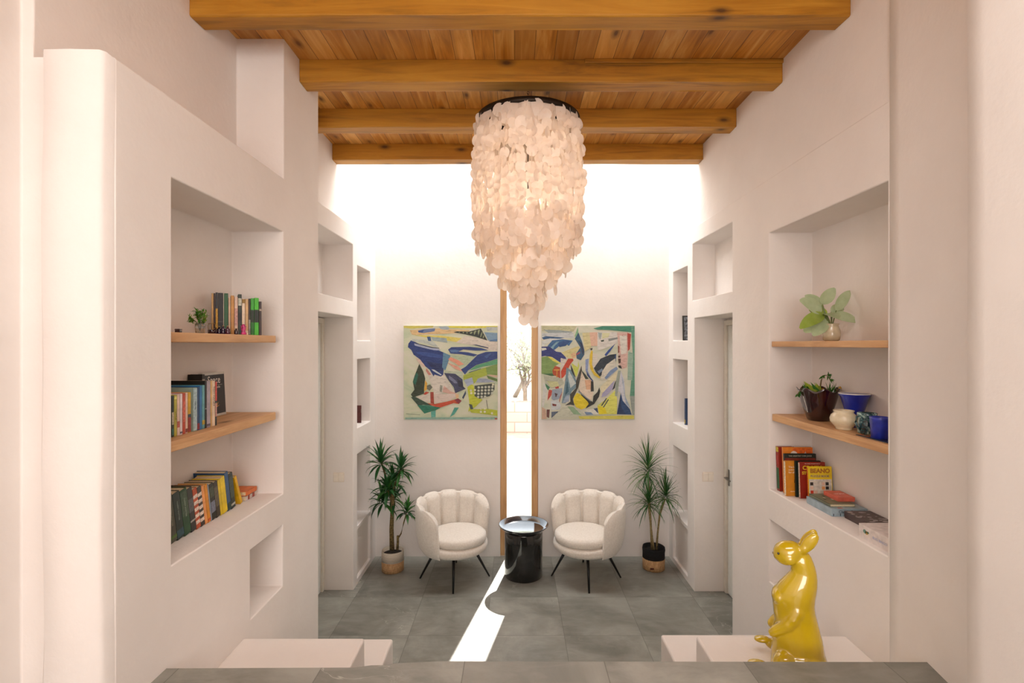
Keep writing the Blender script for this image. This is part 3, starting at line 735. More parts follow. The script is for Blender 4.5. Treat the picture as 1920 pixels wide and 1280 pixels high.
mott = NT('mottled_teal_glaze'); f_ = mott.noise(mott.co(), 22, 4, .7, 1); mott.set(Base_Color=mott.ramp(f_, [(.38, lin('#0b1418')), (.5, lin('#1d4a52')), (.62, lin('#9fbcb4'))]), Roughness=.2)
mott.b.inputs['Coat Weight'].default_value = .8
def mug_handle(o, b):
    mb = MB(); mb.tube([(-.040, -.006, .088), (-.058, -.008, .082), (-.062, -.008, .055), (-.052, -.008, .03), (-.040, -.006, .022)], .006, 8); mb.build('handle', mott.m, o)
pot('glazed_mug', 'black mug with mottled teal drips between cream jar and blue cup', 1626, 2.50, [(.036, 0), (.041, .004), (.042, .05), (.037, .075), (.042, .088), (.043, .101), (.040, .101), (.038, .085), (.036, .05), (.0, .01)], mott.m, cat='mug', extra=mug_handle)
pot('blue_cup', 'deep blue cup at the near end of the middle right shelf', 1659, 2.36, [(.033, 0), (.037, .004), (.042, .09), (.044, .100), (.0415, .100), (.039, .09), (.034, .01), (.0, .01)], M('#1f2f9c', .4, .12, coat=.3), x=1.686, cat='cup')
t = thing('painted_tray', 'flat dark tray painted with orange leaves under the mug and blue cup', 'tray', (1.70, 2.385, SZ))
# sits in front of the mug: slim tray, orange shapes on dark
mb = MB(); mb.box(-.066, -.018, -.14, .07, 0, .004); mb.build('tray_base', M('#1a1c20', .3, .1), t, bevel=.002)
mb = MB(); random.seed(8)
for k in range(9):
    a = random.uniform(0, 3.1); cx, cy = random.uniform(-.055, -.03), random.uniform(-.02, .055); w2, l2 = .008, .018
    pts = [Vector((cx+math.cos(a+q)*(l2 if q % 3.1416 < .01 else w2), cy+math.sin(a+q)*(l2 if q % 3.1416 < .01 else w2), .0045)) for q in (0, 1.0, 2.1, 3.1415, 4.2, 5.2)]
    mb.add(pts, [tuple(range(6))], k % 3)
mb.build('painted_leaves', [M('#d8642a', .4), M('#c0401f', .4), M('#e0b080', .4)], t, fix=False)

# ------------------------------------------------------------------ right niche floor: books facing the viewer, games
FZ = 1.2905
def rbook(lab, c, px0, px1, Y, h, t_=.014, lean=6, tilt=None, cov=None, deco=None, spine=None, bands=()):
    x0 = (px0-965)*Y/960; x1 = (px1-965)*Y/960
    o = thing('book', lab, 'book', (x0, Y, FZ+.0006), (R(-lean), 0, 0), 'books leaning at the far end of the right niche floor')
    d = x1-x0; e = .0018
    mb = MB(); mb.box(0, d, 0, e, 0, h); mb.box(0, d, t_-e, t_, 0, h); mb.box(0, e, 0, t_, 0, h); cv = mb.build('cover', M(c, .35, .05), o, bevel=.0008)
    mb = MB(); mb.box(e*1.1, d-.002, e*1.1, t_-e*1.1, .002, h-.002); mb.build('pages', PAGE, o)
    for (f0, f1, bc) in bands:
        mb = MB(); mb.box(-.0005, .001, .0005, t_-.0005, h*f0, h*f1); mb.build('spine_band', M(bc, .5, .2, scale=120), cv)
    if deco: deco(cv, d, h)
    return o
def T(cv, s_, size, c, x, z, **k): text_mesh(s_, size, 'title_lettering', M(c, .5, .02), cv, Matrix.Translation((x, -.0008, z)) @ FRONT, .0003, **k)
def patch(cv, c, x0, x1, z0, z1, name='cover_panel', y=-.0004):
    mb = MB(); mb.box(x0, x1, y, 0.0002, z0, z1); return mb.build(name, M(c, .4, .12, scale=60), cv)
def blob(cv, c, pts, y=-.0009, name='cover_drawing'):
    mb = MB(); mb.add([(a, y, b) for a, b in pts], [tuple(range(len(pts)))]); return mb.build(name, M(c, .4, .08), cv, fix=False)
rbook('rearmost leaning book, its spine yellow, red and green', '#8e2a1c', 1462, 1492, 3.165, .272, .030, 4, bands=[(.88, .99, '#c9b93a'), (.55, .86, '#a02c22'), (.05, .52, '#245a30')])
def d2(cv, d, h):
    patch(cv, '#d8641c', .06, d-.004, h*.62, h-.004)
    blob(cv, '#e8d8cc', [(.066+.018*math.cos(a)*(1+.25*math.sin(3*a)), h-.043+.022*math.sin(a)) for a in [k*.45 for k in range(14)]])
    blob(cv, '#e8d8cc', [(.118, h-.048), (.132, h-.032), (.142, h-.038), (.137, h-.022), (.142, h-.05), (.13, h-.054)])
rbook('tall orange book with white drawings on its cover, behind the other leaning books', '#d97f22', 1471, 1527, 3.125, .276, .016, 4, deco=d2)
def d3(cv, d, h): T(cv, 'THE GREATEST EVER JOKES', .0115, '#b9b8a8', d*.5, h-.014); patch(cv, '#7a2a1a', .004, d-.004, h-.052, h-.026)
rbook('black leaning book with pale lettering along its top edge', '#1b211a', 1473, 1533, 3.095, .244, .014, 4, deco=d3)
def d4(cv, d, h):
    T(cv, 'The big', .016, '#ecd9c0', .018, h-.036, align='LEFT'); T(cv, 'activity', .016, '#ecd9c0', .018, h-.052, align='LEFT'); T(cv, 'for all', .016, '#ecd9c0', .018, h-.068, align='LEFT')
    blob(cv, '#3c3c20', [(.052, .10), (.066, .112), (.074, .085), (.062, .07), (.05, .08)]); T(cv, 'stories', .010, '#ecd9c0', .040, .028)
rbook('ochre orange book with white words on the left of its cover', '#c98322', 1474, 1502, 3.065, .208, .018, 3, deco=d4, bands=[(.02, .98, '#d8c8a8')])
rbook('dark green-black book between the ochre and the red one', '#16241c', 1493, 1541, 3.045, .213, .013, 3)
def d6(cv, d, h):
    T(cv, 'the totally awesome book of', .0078, '#e8d0c0', d*.5, h-.009); T(cv, 'CRAZY', .033, '#d8b52c', d*.48, h-.034, bold=.0012, squeeze=1.05); T(cv, 'STUFF', .024, '#d8b52c', d*.30, h-.064, bold=.001)
rbook('dark red book with big yellow CRAZY lettering', '#8a2416', 1501, 1549, 3.015, .212, .015, 3, deco=d6, bands=[(.02, .98, '#c9b8a8')])
def d7(cv, d, h):
    patch(cv, '#cfc9bd', .004, d-.004, .008, h*.62, 'cover_picture')
    T(cv, 'BEANO', .034, '#a8701c', d*.5, h-.026, bold=.0018, squeeze=1.02); T(cv, 'PUZZLE BOOK', .0165, '#8a7a68', d*.49, h-.056, bold=.0006)
    # plain coloured puzzle shapes instead of the printed figures
    mb = MB(); cells = [(0, 0, 0), (1, 0, 1), (3, 0, 2), (4, 0, 0), (0, 1, 0), (1, 1, 3), (4, 1, 1), (0, 2, 3), (3, 2, 2), (4, 2, 1), (0, 3, 1), (4, 3, 1), (3, 3, 3)]
    for (i, j, m) in cells: mb.box(.010+i*.0225, .010+i*.0225+.018, -.0009, -.0005, .014+j*.0235, .014+j*.0235+.018, mi=m)
    mb.build('cover_drawing', [M('#c8402a', .4), M('#2a2622', .4), M('#e0a060', .4), M('#d8b8a4', .4)], cv)
rbook('yellow BEANO puzzle book, foremost of the leaning books', '#e3c81e', 1517, 1562, 2.985, .193, .012, 4, deco=d7, bands=[(.04, .96, '#d8742a')])

def boxthing(name, lab, cat, x0, x1, y0, y1, z0, h, c, deco=None, top=None, lid=True):
    o = thing(name, lab, cat, ((x0+x1)/2, (y0+y1)/2, z0)); a, b = (x1-x0)/2, (y1-y0)/2
    if lid:
        mb = MB(); mb.box(-a+.0012, a-.0012, -b+.0012, b-.0012, 0, h*.5); mb.build('box_base', M(c, .5, .06), o, bevel=.001)
        mb = MB(); mb.box(-a, a, -b, b, h*.18, h); ld = mb.build('lid', M(top or c, .45, .08), o, bevel=.0012)
    else:
        mb = MB(); mb.box(-a, a, -b, b, 0, .0016); mb.box(-a, a, -b, b, h-.0016, h); mb.box(-a, -a+.002, -b, b, 0, h); ld = mb.build('cover', M(top or c, .45, .08), o)
        mb = MB(); mb.box(-a+.0022, a-.002, -b+.002, b-.002, .0017, h-.0017); mb.build('pages', PAGE, o)
    if deco: deco(ld, a, b, h)
    return o
def tx(ld, s_, size, c, m, **k): text_mesh(s_, size, 'title_lettering', M(c, .5, .02), ld, m, .0003, **k)
UP = Matrix.Identity(4)
SIDE = Matrix.Rotation(R(-90), 4, 'Z') @ FRONT      # read from -X side
def dg(ld, a, b, h):
    tx(ld, 'Classic Games', .020, '#26323a', Matrix.Translation((0, -b-.0006, h*.62)) @ FRONT)
    mb = MB(); random.seed(6)
    for k in range(16):
        x, y = random.uniform(-a*.85, a*.7), random.uniform(-b*.85, b*.8); r = random.uniform(.006, .013)
        mb.box(x-r, x+r*1.4, y-r*.5, y+r*.5, h, h+.0005, mi=k % 3)
    mb.build('printed_shapes', [M('#dfe3e3', .5), M('#b3563a', .5), M('#4a5a60', .5)], ld)
    mb = MB()
    for k in range(5): mb.box(-a+.008+k*a*.38, -a+.012+k*a*.38, -b-.0006, -b, .004, h*.4)
    mb.build('printed_lines', M('#26323a', .5), ld)
boxthing('game_box', 'flat pale blue-grey classic games box, largest of the small pile', 'game box', 1.672, 1.862, 2.70, 2.935, FZ, .040, '#92a6b0', dg)
def dbk(ld, a, b, h):
    mb = MB()
    for k in range(8): mb.box(-a*.7+k*a*.2, -a*.7+k*a*.2+.009, -b*.2+b*.3*(k % 3), b*.0+b*.3*(k % 3), h, h+.0005, mi=k % 2)
    mb.build('printed_shapes', [M('#3c4034', .5), M('#c0c2ae', .5)], ld)
boxthing('book', 'grey-green paperback lying on the pale blue-grey games box', 'book', 1.685, 1.820, 2.735, 2.93, FZ+.0408, .014, '#6f735c', dbk, lid=False)
def dr(ld, a, b, h): tx(ld, 'card game', .014, '#f0d8d0', Matrix.Translation((0, 0, h+.0004)))
boxthing('card_box', 'small coral red card box on top of the grey-green paperback', 'game box', 1.752, 1.845, 2.775, 2.905, FZ+.0555, .024, '#c9614c', dr)
def dd(ld, a, b, h):
    mb = MB(); random.seed(16)
    for k in range(26):
        x, y = random.uniform(-a*.85, a*.85), random.uniform(-b*.85, b*.85); r = random.uniform(.004, .011)
        mb.add([(x+r*math.cos(q)*1.6, y+r*math.sin(q), h+.0006) for q in (0, 1, 2, 3, 4, 5)], [tuple(range(6))])
    mb.build('printed_shapes', M('#a79f9c', .5), ld)
boxthing('game_box', 'dark brown-grey game box with pale print, between blue-grey and white boxes', 'game box', 1.728, 1.865, 2.435, 2.685, FZ, .036, '#4a3c3a', dd)
def dw(ld, a, b, h):
    tx(ld, 'BUG BINGO', .017, '#a9b0cc', Matrix.Translation((-a-.0006, -.030, h*.46)) @ SIDE)
    mb = MB(); random.seed(5)
    for k in range(9):
        x, y = random.uniform(-a*.8, a*.8), random.uniform(-b*.8, b*.8); an = random.uniform(0, 3); L_, W_ = random.uniform(.012, .022), random.uniform(.004, .007)
        mb.add([(x+L_*math.cos(q)*math.cos(an)-W_*math.sin(q)*math.sin(an), y+L_*math.cos(q)*math.sin(an)+W_*math.sin(q)*math.cos(an), h+.0006) for q in [z*.6 for z in range(10)]], [tuple(range(10))], k % 4)
    mb.build('printed_bugs', [M('#5a5a58', .5), M('#b09a3c', .5), M('#6a4a5a', .5), M('#3a3a3a', .5)], ld)
    mb = MB()
    for (yy, zz, r, mi) in ((b*.62, h*.6, .012, 0), (b*.50, h*.56, .010, 1), (b*.42, h*.62, .007, 0)):
        mb.add([(-a-.0006, yy+r*math.cos(q), zz+r*.8*math.sin(q)) for q in [z*.63 for z in range(10)]], [tuple(range(10))], mi)
    for k in range(5): mb.add([(-a-.0006, b*.68-k*.008, h*.5), (-a-.0006, b*.68-k*.008+.0012, h*.5), (-a-.0006, b*.66-k*.008, h*.2)], [(0, 1, 2)], 1)
    mb.add([(-a-.0006, -b*.86, h*.15), (-a-.0006, -b*.80, h*.15), (-a-.0006, -b*.78, h*.75), (-a-.0006, -b*.88, h*.85)], [(0, 1, 2, 3)], 2)
    mb.build('printed_beetle', [M('#6f9a8c', .5), M('#c09a4a', .5), M('#1c1c1c', .5)], ld)
boxthing('game_box', 'white BUG BINGO game box at the near end of the right niche floor', 'game box', 1.630, 1.858, 2.205, 2.425, FZ, .064, '#d9d0cc', dw)

# small things in the narrow niches next to the back wall
def frame(lab, x0, x1, y, z, h, c1, c2, name='picture_frame', cat='picture frame', lean=3):
    o = thing(name, lab, cat, (x0, y, z+.0005), (R(-lean), 0, 0)); w2 = x1-x0
    mb = MB()
    for b in ((0, w2, 0, .012), (0, w2, h-.012, h), (0, .012, .012, h-.012), (w2-.012, w2, .012, h-.012)): mb.box(b[0], b[1], 0, .016, b[2], b[3])
    mb.build('frame', M('#23221f', .4), o)
    mb = MB(); mb.box(.011, w2-.011, .005, .011, .011, h-.011); mb.build('picture', M(c1, .4, .5, scale=50), o)
frame('dark framed picture leaning in the top narrow niche right of the paintings', 1.652, 1.80, 5.02, 2.235, .245, '#6f747c', None)
o, cv = book('dark blue book with a yellow foot standing in the narrow niche below the framed picture', '#23406a', (1.668, 5.0, 1.4105), .03, .258, .16, -1, 0, 0, [(.05, .2, '#b5a03a')])
o, cv = book('maroon-spined book standing in the narrow niche left of the left painting', '#5a2a28', (-1.502, 5.0, 1.4305), .02, .17, .13, 1, 0, 0, [(.6, .8, '#9c8c84')])
# ------------------------------------------------------------------ the two paintings
def paint(hexc):
    key = ('paint', hexc)
    if key in _mc: return _mc[key]
    n = NT('oil_paint_'+hexc.strip('#')); c = lin(hexc)
    c = tuple(x*.80 for x in c[:3])+(1,); f = n.noise(n.mapping(n.geo(), (6, 6, 22), rot=(0, .5, 0)), 2.2, 6, .65, 1.5)
    d = tuple(x*.72 for x in c[:3])+(1,); u = tuple(min(1, x*1.1+.04) for x in c[:3])+(1,)
    n.set(Base_Color=n.ramp(f, [(.32, d), (.5, c), (.75, u)]), Roughness=.5); _mc[key] = n.m
    return n.m
PA = [
('#d8cf62',[(55,75),(430,75),(420,97),(150,112),(55,100)]),('#e0d84a',[(600,78),(1225,78),(1225,98),(800,108),(620,100)]),
('#e0c08c',[(130,130),(500,110),(880,130),(870,160),(500,180),(160,190)]),('#e3d468',[(170,190),(520,200),(900,245),(1050,270),(700,278),(350,225)]),
('#dcd2c4',[(830,200),(1225,280),(1225,395),(1115,385),(1000,330),(700,290)]),
('#a8b8c0',[(490,85),(620,85),(620,128),(520,120)]),('#c0c8c4',[(1085,90),(1225,90),(1225,130),(1100,140)]),
('#c3cbc2',[(160,240),(420,262),(500,360),(330,300),(160,262)]),
('#6d7fa8',[(232,135),(310,118),(450,108),(440,145),(300,168),(240,160)]),('#2f4f8c',[(236,140),(310,128),(290,162),(240,158)]),
('#3a5c8f',[(345,212),(390,212),(400,266),(362,266)]),('#9fb0b0',[(392,214),(590,232),(602,290),(420,262)]),
('#1f2b22',[(675,158),(720,145),(870,148),(1020,110),(1100,262),(960,215),(830,185)]),
('#9aa67c',[(880,165),(905,150),(915,158),(895,180)]),('#9aa67c',[(930,150),(955,135),(965,142),(935,195)]),('#9aa67c',[(980,135),(1000,122),(1008,132),(985,200)]),('#9aa67c',[(1030,150),(1040,165),(1020,220),(1010,215)]),('#9aa67c',[(1050,195),(1060,205),(1050,235),(1043,230)]),('#9aa67c',[(740,155),(760,155),(750,165)]),('#9aa67c',[(790,155),(812,155),(800,172)]),('#9aa67c',[(838,155),(856,157),(845,178)]),
('#7f9fb8',[(1060,155),(1225,165),(1225,272),(1110,262)]),('#4f76a0',[(1140,255),(1225,240),(1225,272),(1120,270)]),
('#b9c9a8',[(640,445),(960,450),(860,560),(810,555),(700,500)]),('#c0cbb0',[(580,640),(790,660),(800,760),(700,690),(560,670)]),
('#dcd5c8',[(330,640),(560,690),(700,920),(560,905),(440,1050),(430,900)]),('#e0c8b8',[(200,480),(260,500),(330,590),(300,600),(240,540)]),
('#16357a',[(145,260),(200,280),(300,330),(420,355),(550,410),(560,540),(550,690),(520,715),(440,690),(430,715),(380,630),(330,590),(260,500),(180,440),(150,380),(108,345),(115,300)]),
('#2a4c92',[(200,400),(420,420),(540,450),(545,480),(380,470),(230,430)]),('#0f2860',[(330,520),(545,560),(545,640),(480,650),(400,600)]),
('#a9b3cc',[(185,298),(330,322),(500,370),(520,388),(430,382),(300,352),(195,325)]),('#2b2b40',[(190,290),(420,345),(500,355),(500,362),(410,355),(190,298)]),
('#5f8ba8',[(550,410),(640,450),(575,640),(535,600)]),('#c9d2d6',[(400,622),(440,630),(530,690),(520,700),(430,650)]),
('#1b3b80',[(610,375),(650,345),(880,340),(1020,355),(1115,385),(950,388),(800,375),(740,400),(860,410),(980,440),(930,462),(780,435),(640,425)]),
('#4f74a8',[(625,380),(700,375),(760,390),(720,410),(650,410)]),('#23345f',[(910,310),(960,312),(1115,350),(1110,362),(1000,335)]),
('#17397f',[(980,440),(1080,405),(1225,400),(1225,490),(1100,530),(960,570),(860,640),(820,690),(770,625),(830,590),(930,490)]),
('#3a5f9c',[(1060,460),(1140,420),(1150,430),(1090,490)]),
('#57a375',[(870,640),(960,575),(1110,530),(1225,495),(1225,560),(1050,590),(940,625)]),('#7c9a4a',[(870,660),(1080,600),(1225,560),(1225,700),(1100,690),(860,690)]),
('#2f4f6a',[(870,660),(1020,612),(1030,625),(900,672)]),
('#a9b83a',[(800,700),(900,660),(1080,600),(1100,700),(1000,730),(940,800),(850,830),(800,760)]),('#d8b89c',[(1110,690),(1225,700),(1225,725),(1150,715)]),('#5a7a34',[(1090,700),(1180,730),(1225,745),(1225,780),(1110,740)]),
('#e59a7e',[(610,500),(640,470),(740,510),(810,560),(740,580),(700,545)]),('#e0a48c',[(600,540),(740,590),(790,650),(700,620)]),
('#3a3f60',[(560,670),(700,680),(790,750),(800,840),(830,870),(700,925),(680,850),(620,770)]),('#7a7f9c',[(620,700),(700,760),(730,800),(690,800),(620,740)]),('#20243c',[(720,740),(790,790),(800,860),(740,840)]),
('#2c3a22',[(250,555),(300,650),(325,740),(310,860),(310,930),(170,980),(145,940),(190,880),(170,780),(190,710)]),('#1f6a54',[(218,660),(238,700),(205,820),(175,800),(180,745)]),
('#e3b03c',[(325,760),(350,800),(345,880),(310,900)]),('#6b6f60',[(345,830),(385,815),(415,850),(380,895),(345,870)]),
('#d08878',[(340,610),(400,690),(370,700),(330,640)]),('#dcb0a0',[(560,830),(640,900),(720,930),(690,950),(540,910)]),('#9a9c8c',[(510,820),(540,830),(530,915),(505,900)]),
('#dcd2c4',[(210,970),(385,925),(390,1045),(300,1020)]),('#dbc9bd',[(430,940),(690,930),(730,960),(640,1010),(450,1055)]),
('#c03a22',[(300,940),(330,905),(375,915),(330,945)]),('#a8402c',[(388,910),(428,910),(435,1060),(392,1050)]),
('#c84c26',[(350,1050),(450,1060),(600,1030),(690,1005),(730,990),(780,1020),(740,1060),(680,1050),(500,1110),(420,1085)]),
('#8a2c3a',[(690,1005),(735,990),(780,1020),(745,1060),(715,1035)]),('#e3bb8c',[(700,940),(745,935),(740,985),(710,990)]),
('#2d4a38',[(145,975),(200,970),(350,1050),(420,1085),(300,1070),(240,1085)]),('#1f7a60',[(225,1075),(330,1075),(420,1090),(520,1105),(455,1140),(385,1160),(315,1182)]),
('#5fb0a0',[(395,1160),(455,1140),(455,1225),(400,1230)]),('#4fa592',[(690,1105),(745,1105),(690,1190),(630,1230),(660,1170)]),
('#2a3a55',[(785,980),(830,890),(835,930),(800,1000)]),
('#c4cc2e',[(850,850),(900,810),(930,830),(960,960),(1040,1010),(960,1090),(860,1160),(880,1080)]),('#a9b5cc',[(805,760),(910,725),(930,800),(850,840)]),
('#9fa9bc',[(980,740),(1080,740),(1200,780),(1100,790),(960,790)]),('#39423a',[(940,830),(1190,800),(1190,880),(1130,960),(1000,995),(940,960)]),
('#3a4a48',[(870,1060),(910,1070),(925,1125),(890,1130)]),
('#b8c22c',[(870,1130),(1100,1120),(1225,1140),(1225,1210),(1000,1180),(900,1170)]),('#4a4a44',[(1085,1010),(1092,1010),(1110,1130),(1104,1130)]),
('#8fb5a4',[(75,1230),(1225,1225),(1225,1255),(75,1255)]),('#b03a28',[(1190,1238),(1222,1238),(1222,1255),(1195,1255)]),('#3f5a4c',[(85,1182),(260,1195),(260,1199),(85,1187)])]
for r_ in range(4):
    for c_ in range(5):
        x, y = 992+c_*43-r_*2, 852+r_*40-(c_*2)
        if r_ == 3 and c_ > 2: continue
        PA.append(('#c6cab6', [(x+16*math.cos(q*.785), y+16*math.sin(q*.785)) for q in range(8)]))
for x, y in ((1172, 816), (895, 890), (900, 925), (945, 885), (945, 925), (1020, 1118), (1020, 1158), (1068, 1118), (1068, 1158), (1158, 1178)):
    PA.append(('#e0dfc0', [(x+15*math.cos(q*.785), y+15*math.sin(q*.785)) for q in range(8)]))
PB = [
('#c9c8a0',[(35,75),(480,80),(440,150),(200,150),(40,140)]),('#9aa8a8',[(60,125),(250,130),(430,150),(380,175),(120,165)]),
('#c9cfd0',[(40,170),(430,160),(450,230),(300,230),(90,200),(40,230)]),('#2f5a86',[(40,225),(90,205),(200,215),(330,225),(260,240),(150,235),(60,250)]),
('#d8dcd8',[(40,270),(140,235),(300,240),(200,260),(90,300),(60,335),(40,330)]),
('#2f6496',[(110,330),(170,260),(300,245),(430,262),(380,330),(340,300),(260,330),(200,380),(160,370)]),('#7fa8b8',[(150,350),(220,280),(260,275),(200,330),(180,370)]),('#1f4c84',[(240,300),(330,260),(400,270),(340,330),(260,345)]),
('#d8cf92',[(290,410),(420,360),(500,330),(520,360),(470,420),(470,470),(400,490),(330,460)]),('#e0b88c',[(400,440),(440,410),(465,425),(465,480),(430,490)]),
('#1c2c78',[(35,340),(130,335),(220,400),(280,410),(340,470),(350,505),(280,480),(275,540),(170,470),(80,455),(35,465)]),('#dcdcd0',[(35,355),(90,355),(100,375),(40,390)]),
('#7fa058',[(35,470),(110,460),(270,545),(200,590),(170,690),(35,680)]),('#e0d85a',[(110,460),(150,465),(275,545),(272,560),(180,520)]),('#3c6a3c',[(40,680),(180,675),(250,700),(160,710)]),
('#b84a1c',[(205,580),(270,600),(275,740),(180,690),(172,640)]),('#d8a03c',[(190,625),(260,625),(262,640),(236,640),(232,730),(222,725),(226,640),(190,640)]),
('#c8421c',[(370,490),(430,490),(440,510),(400,560),(370,620),(330,780),(335,700),(285,745),(280,650),(330,560)]),('#dcd6cc',[(275,490),(345,495),(330,560),(285,620)]),('#e0dcd0',[(330,700),(375,640),(330,760),(300,780)]),
('#6f8f9c',[(350,600),(420,640),(500,830),(420,900),(340,1050),(290,1050),(330,800)]),('#c6d0cc',[(380,640),(470,800),(400,860),(370,720)]),('#2c5a6c',[(360,760),(380,900),(330,960),(350,820)]),
('#b8bca8',[(60,700),(290,740),(320,800),(240,860),(130,860),(80,800)]),('#cdd09a',[(100,770),(240,780),(260,840),(150,850)]),('#2f7a50',[(80,800),(140,850),(120,890),(95,860)]),
('#d5d6d0',[(60,780),(110,880),(60,1100),(40,1100)]),('#c2422c',[(130,880),(170,890),(160,950),(110,1020),(120,920)]),('#b23c2c',[(205,850),(250,835),(255,865),(215,870)]),('#9aa8b8',[(170,880),(300,860),(290,960),(220,1030),(160,1000)]),('#4a2a2a',[(200,920),(240,935),(215,980)]),('#b85a48',[(270,960),(300,900),(240,1120),(250,1060)]),
('#cfd6d8',[(150,1020),(240,1000),(280,1080),(270,1130),(160,1140)]),('#7a2c26',[(170,1055),(225,1065),(220,1090),(175,1085)]),('#4a5a70',[(160,1160),(310,1150),(220,1180),(160,1240)]),('#6a3a30',[(100,1130),(140,1130),(130,1240),(100,1220)]),('#c9a890',[(40,1100),(90,1130),(100,1250),(40,1250)]),
('#9fb0c4',[(300,1050),(340,960),(390,940),(380,1030)]),
('#86b88c',[(455,200),(495,90),(500,160),(470,250)]),('#2f5a78',[(455,240),(500,160),(545,270),(575,380),(575,440),(530,510),(480,490),(470,430),(525,350),(490,290)]),('#162c50',[(510,270),(550,300),(575,400),(560,450),(540,400),(530,330)]),('#9a4a5c',[(470,430),(520,400),(525,420),(475,450)]),
('#d8cf9a',[(550,165),(660,160),(660,350),(580,400),(575,360)]),('#e0b8a0',[(640,160),(755,155),(750,330),(660,330)]),('#3f8a70',[(690,110),(800,80),(1210,80),(1210,160),(900,130),(740,125)]),('#dcd8d0',[(740,155),(990,155),(990,300),(780,380),(740,380)]),('#a8b4b0',[(750,160),(800,165),(780,250),(755,220)]),('#3f4a3c',[(780,260),(825,250),(820,275),(790,278)]),('#d9d8a8',[(800,165),(900,165),(880,220),(800,240)]),('#8a8f8c',[(880,240),(990,220),(1000,240),(880,272)]),
('#d8b4a8',[(990,160),(1130,160),(1120,460),(1110,600),(1060,620),(1010,560),(1000,300)]),('#b8392a',[(1022,215),(1060,190),(1060,200),(1040,215),(1040,270),(1028,268)]),('#b0402e',[(1118,165),(1165,180),(1160,230),(1150,370),(1125,395)]),('#dcd8cc',[(1020,200),(1110,200),(1110,420),(1040,440)]),
('#5f9a80',[(1165,90),(1210,80),(1210,960),(1150,960),(1190,500)]),('#9ab8a4',[(1130,400),(1190,420),(1180,760),(1120,760)]),('#5a3a30',[(1000,455),(1030,450),(1030,475),(1003,480)]),('#4a3428',[(1000,490),(1035,490),(1035,540),(1008,550)]),('#8a4a3c',[(998,320),(1018,340),(1018,410),(1000,420)]),
('#e0c030',[(665,380),(682,400),(672,560),(700,650),(778,725),(765,740),(700,700),(650,620),(638,540),(645,440)]),('#3a342c',[(650,362),(680,355),(675,380),(655,385)]),
('#8a9cc4',[(590,500),(630,490),(620,640),(655,720),(640,735),(590,640)]),('#dcd5c8',[(680,420),(740,440),(740,560),(690,620),(680,560)]),('#2b3f70',[(600,640),(650,720),(690,770),(680,780),(610,700)]),
('#1b2c3a',[(695,610),(780,490),(900,440),(980,430),(970,480),(850,570),(790,700),(770,715),(720,660)]),('#2a4c94',[(830,440),(880,380),(970,295),(900,400),(850,460)]),('#7a8ca0',[(740,650),(800,610),(810,640),(760,680)]),('#2f4f78',[(960,440),(978,440),(975,530),(962,500)]),
('#dcd8c8',[(800,650),(860,560),(970,490),(960,600),(830,750),(780,760)]),('#7f98bc',[(830,730),(900,640),(980,590),(1000,620),(850,750)]),('#1f2420',[(1000,575),(1035,575),(1052,618),(1010,605)]),
('#cfd85a',[(410,540),(490,600),(500,520),(510,580),(480,720),(460,700)]),('#2c342c',[(400,560),(430,620),(465,730),(440,700),(410,640)]),
('#3a382c',[(470,770),(540,575),(545,640),(500,850),(430,1000),(450,1080),(400,1070),(330,1080),(400,1030),(395,940),(470,860)]),('#24382c',[(545,640),(590,690),(630,745),(590,750),(550,690)]),
('#e3d2bc',[(540,650),(590,750),(660,760),(660,900),(690,920),(660,1010),(560,960),(510,880)]),('#e0b08c',[(580,760),(660,755),(660,880),(600,880)]),('#202420',[(658,770),(690,780),(695,900),(655,905)]),
('#23241f',[(490,850),(520,900),(600,980),(680,1035),(690,960),(740,910),(765,850),(775,900),(760,970),(700,1060),(590,1120),(620,1060),(560,1000)]),('#8f989c',[(500,890),(660,1020),(655,1030),(500,910)]),
('#e6d016',[(480,920),(520,935),(620,1035),(630,1060),(590,1110),(540,1130),(470,1100),(440,1040),(440,980)]),
('#e0d8b4',[(780,840),(1000,640),(960,780),(930,890),(790,990)]),('#a9a6c4',[(800,930),(920,800),(960,760),(930,880),(850,960),(790,980)]),('#1c2a34',[(925,890),(960,790),(978,760),(960,860)]),
('#dfe06a',[(740,1080),(850,1000),(960,890),(990,1000),(985,1190),(760,1190)]),('#e8d818',[(742,1090),(830,1100),(860,1180),(760,1192)]),('#24304c',[(785,1080),(850,985),(862,990),(800,1085)]),('#24304c',[(810,1100),(875,1000),(885,1005),(820,1108)]),
('#9aa69a',[(1000,640),(1035,640),(990,960),(960,960),(970,820)]),('#cdd0d8',[(1035,640),(1080,760),(1090,960),(1150,1110),(1060,1060),(1030,920),(1000,900)]),('#9fb4cc',[(1040,680),(1060,740),(1090,960),(1160,1120),(1100,1060)]),
('#1c4474',[(1035,920),(1060,1020),(1150,1125),(1172,1195),(985,1190)]),('#13305c',[(1030,960),(1040,1100),(1100,1190),(988,1188)]),
('#c9ccb8',[(300,1100),(450,1090),(600,1200),(160,1250)]),('#8fae88',[(360,1090),(440,1100),(540,1200),(440,1190)]),('#e0e0d4',[(590,1130),(720,1120),(760,1190),(620,1190)]),('#7a94b4',[(575,1160),(660,1165),(690,1195),(600,1200)]),('#2c4468',[(690,1120),(740,1110),(750,1180)]),
('#d8d05a',[(500,1215),(1200,1205),(1200,1250),(520,1250)]),('#9aa49c',[(1150,960),(1210,960),(1210,1200),(1180,1200)])]
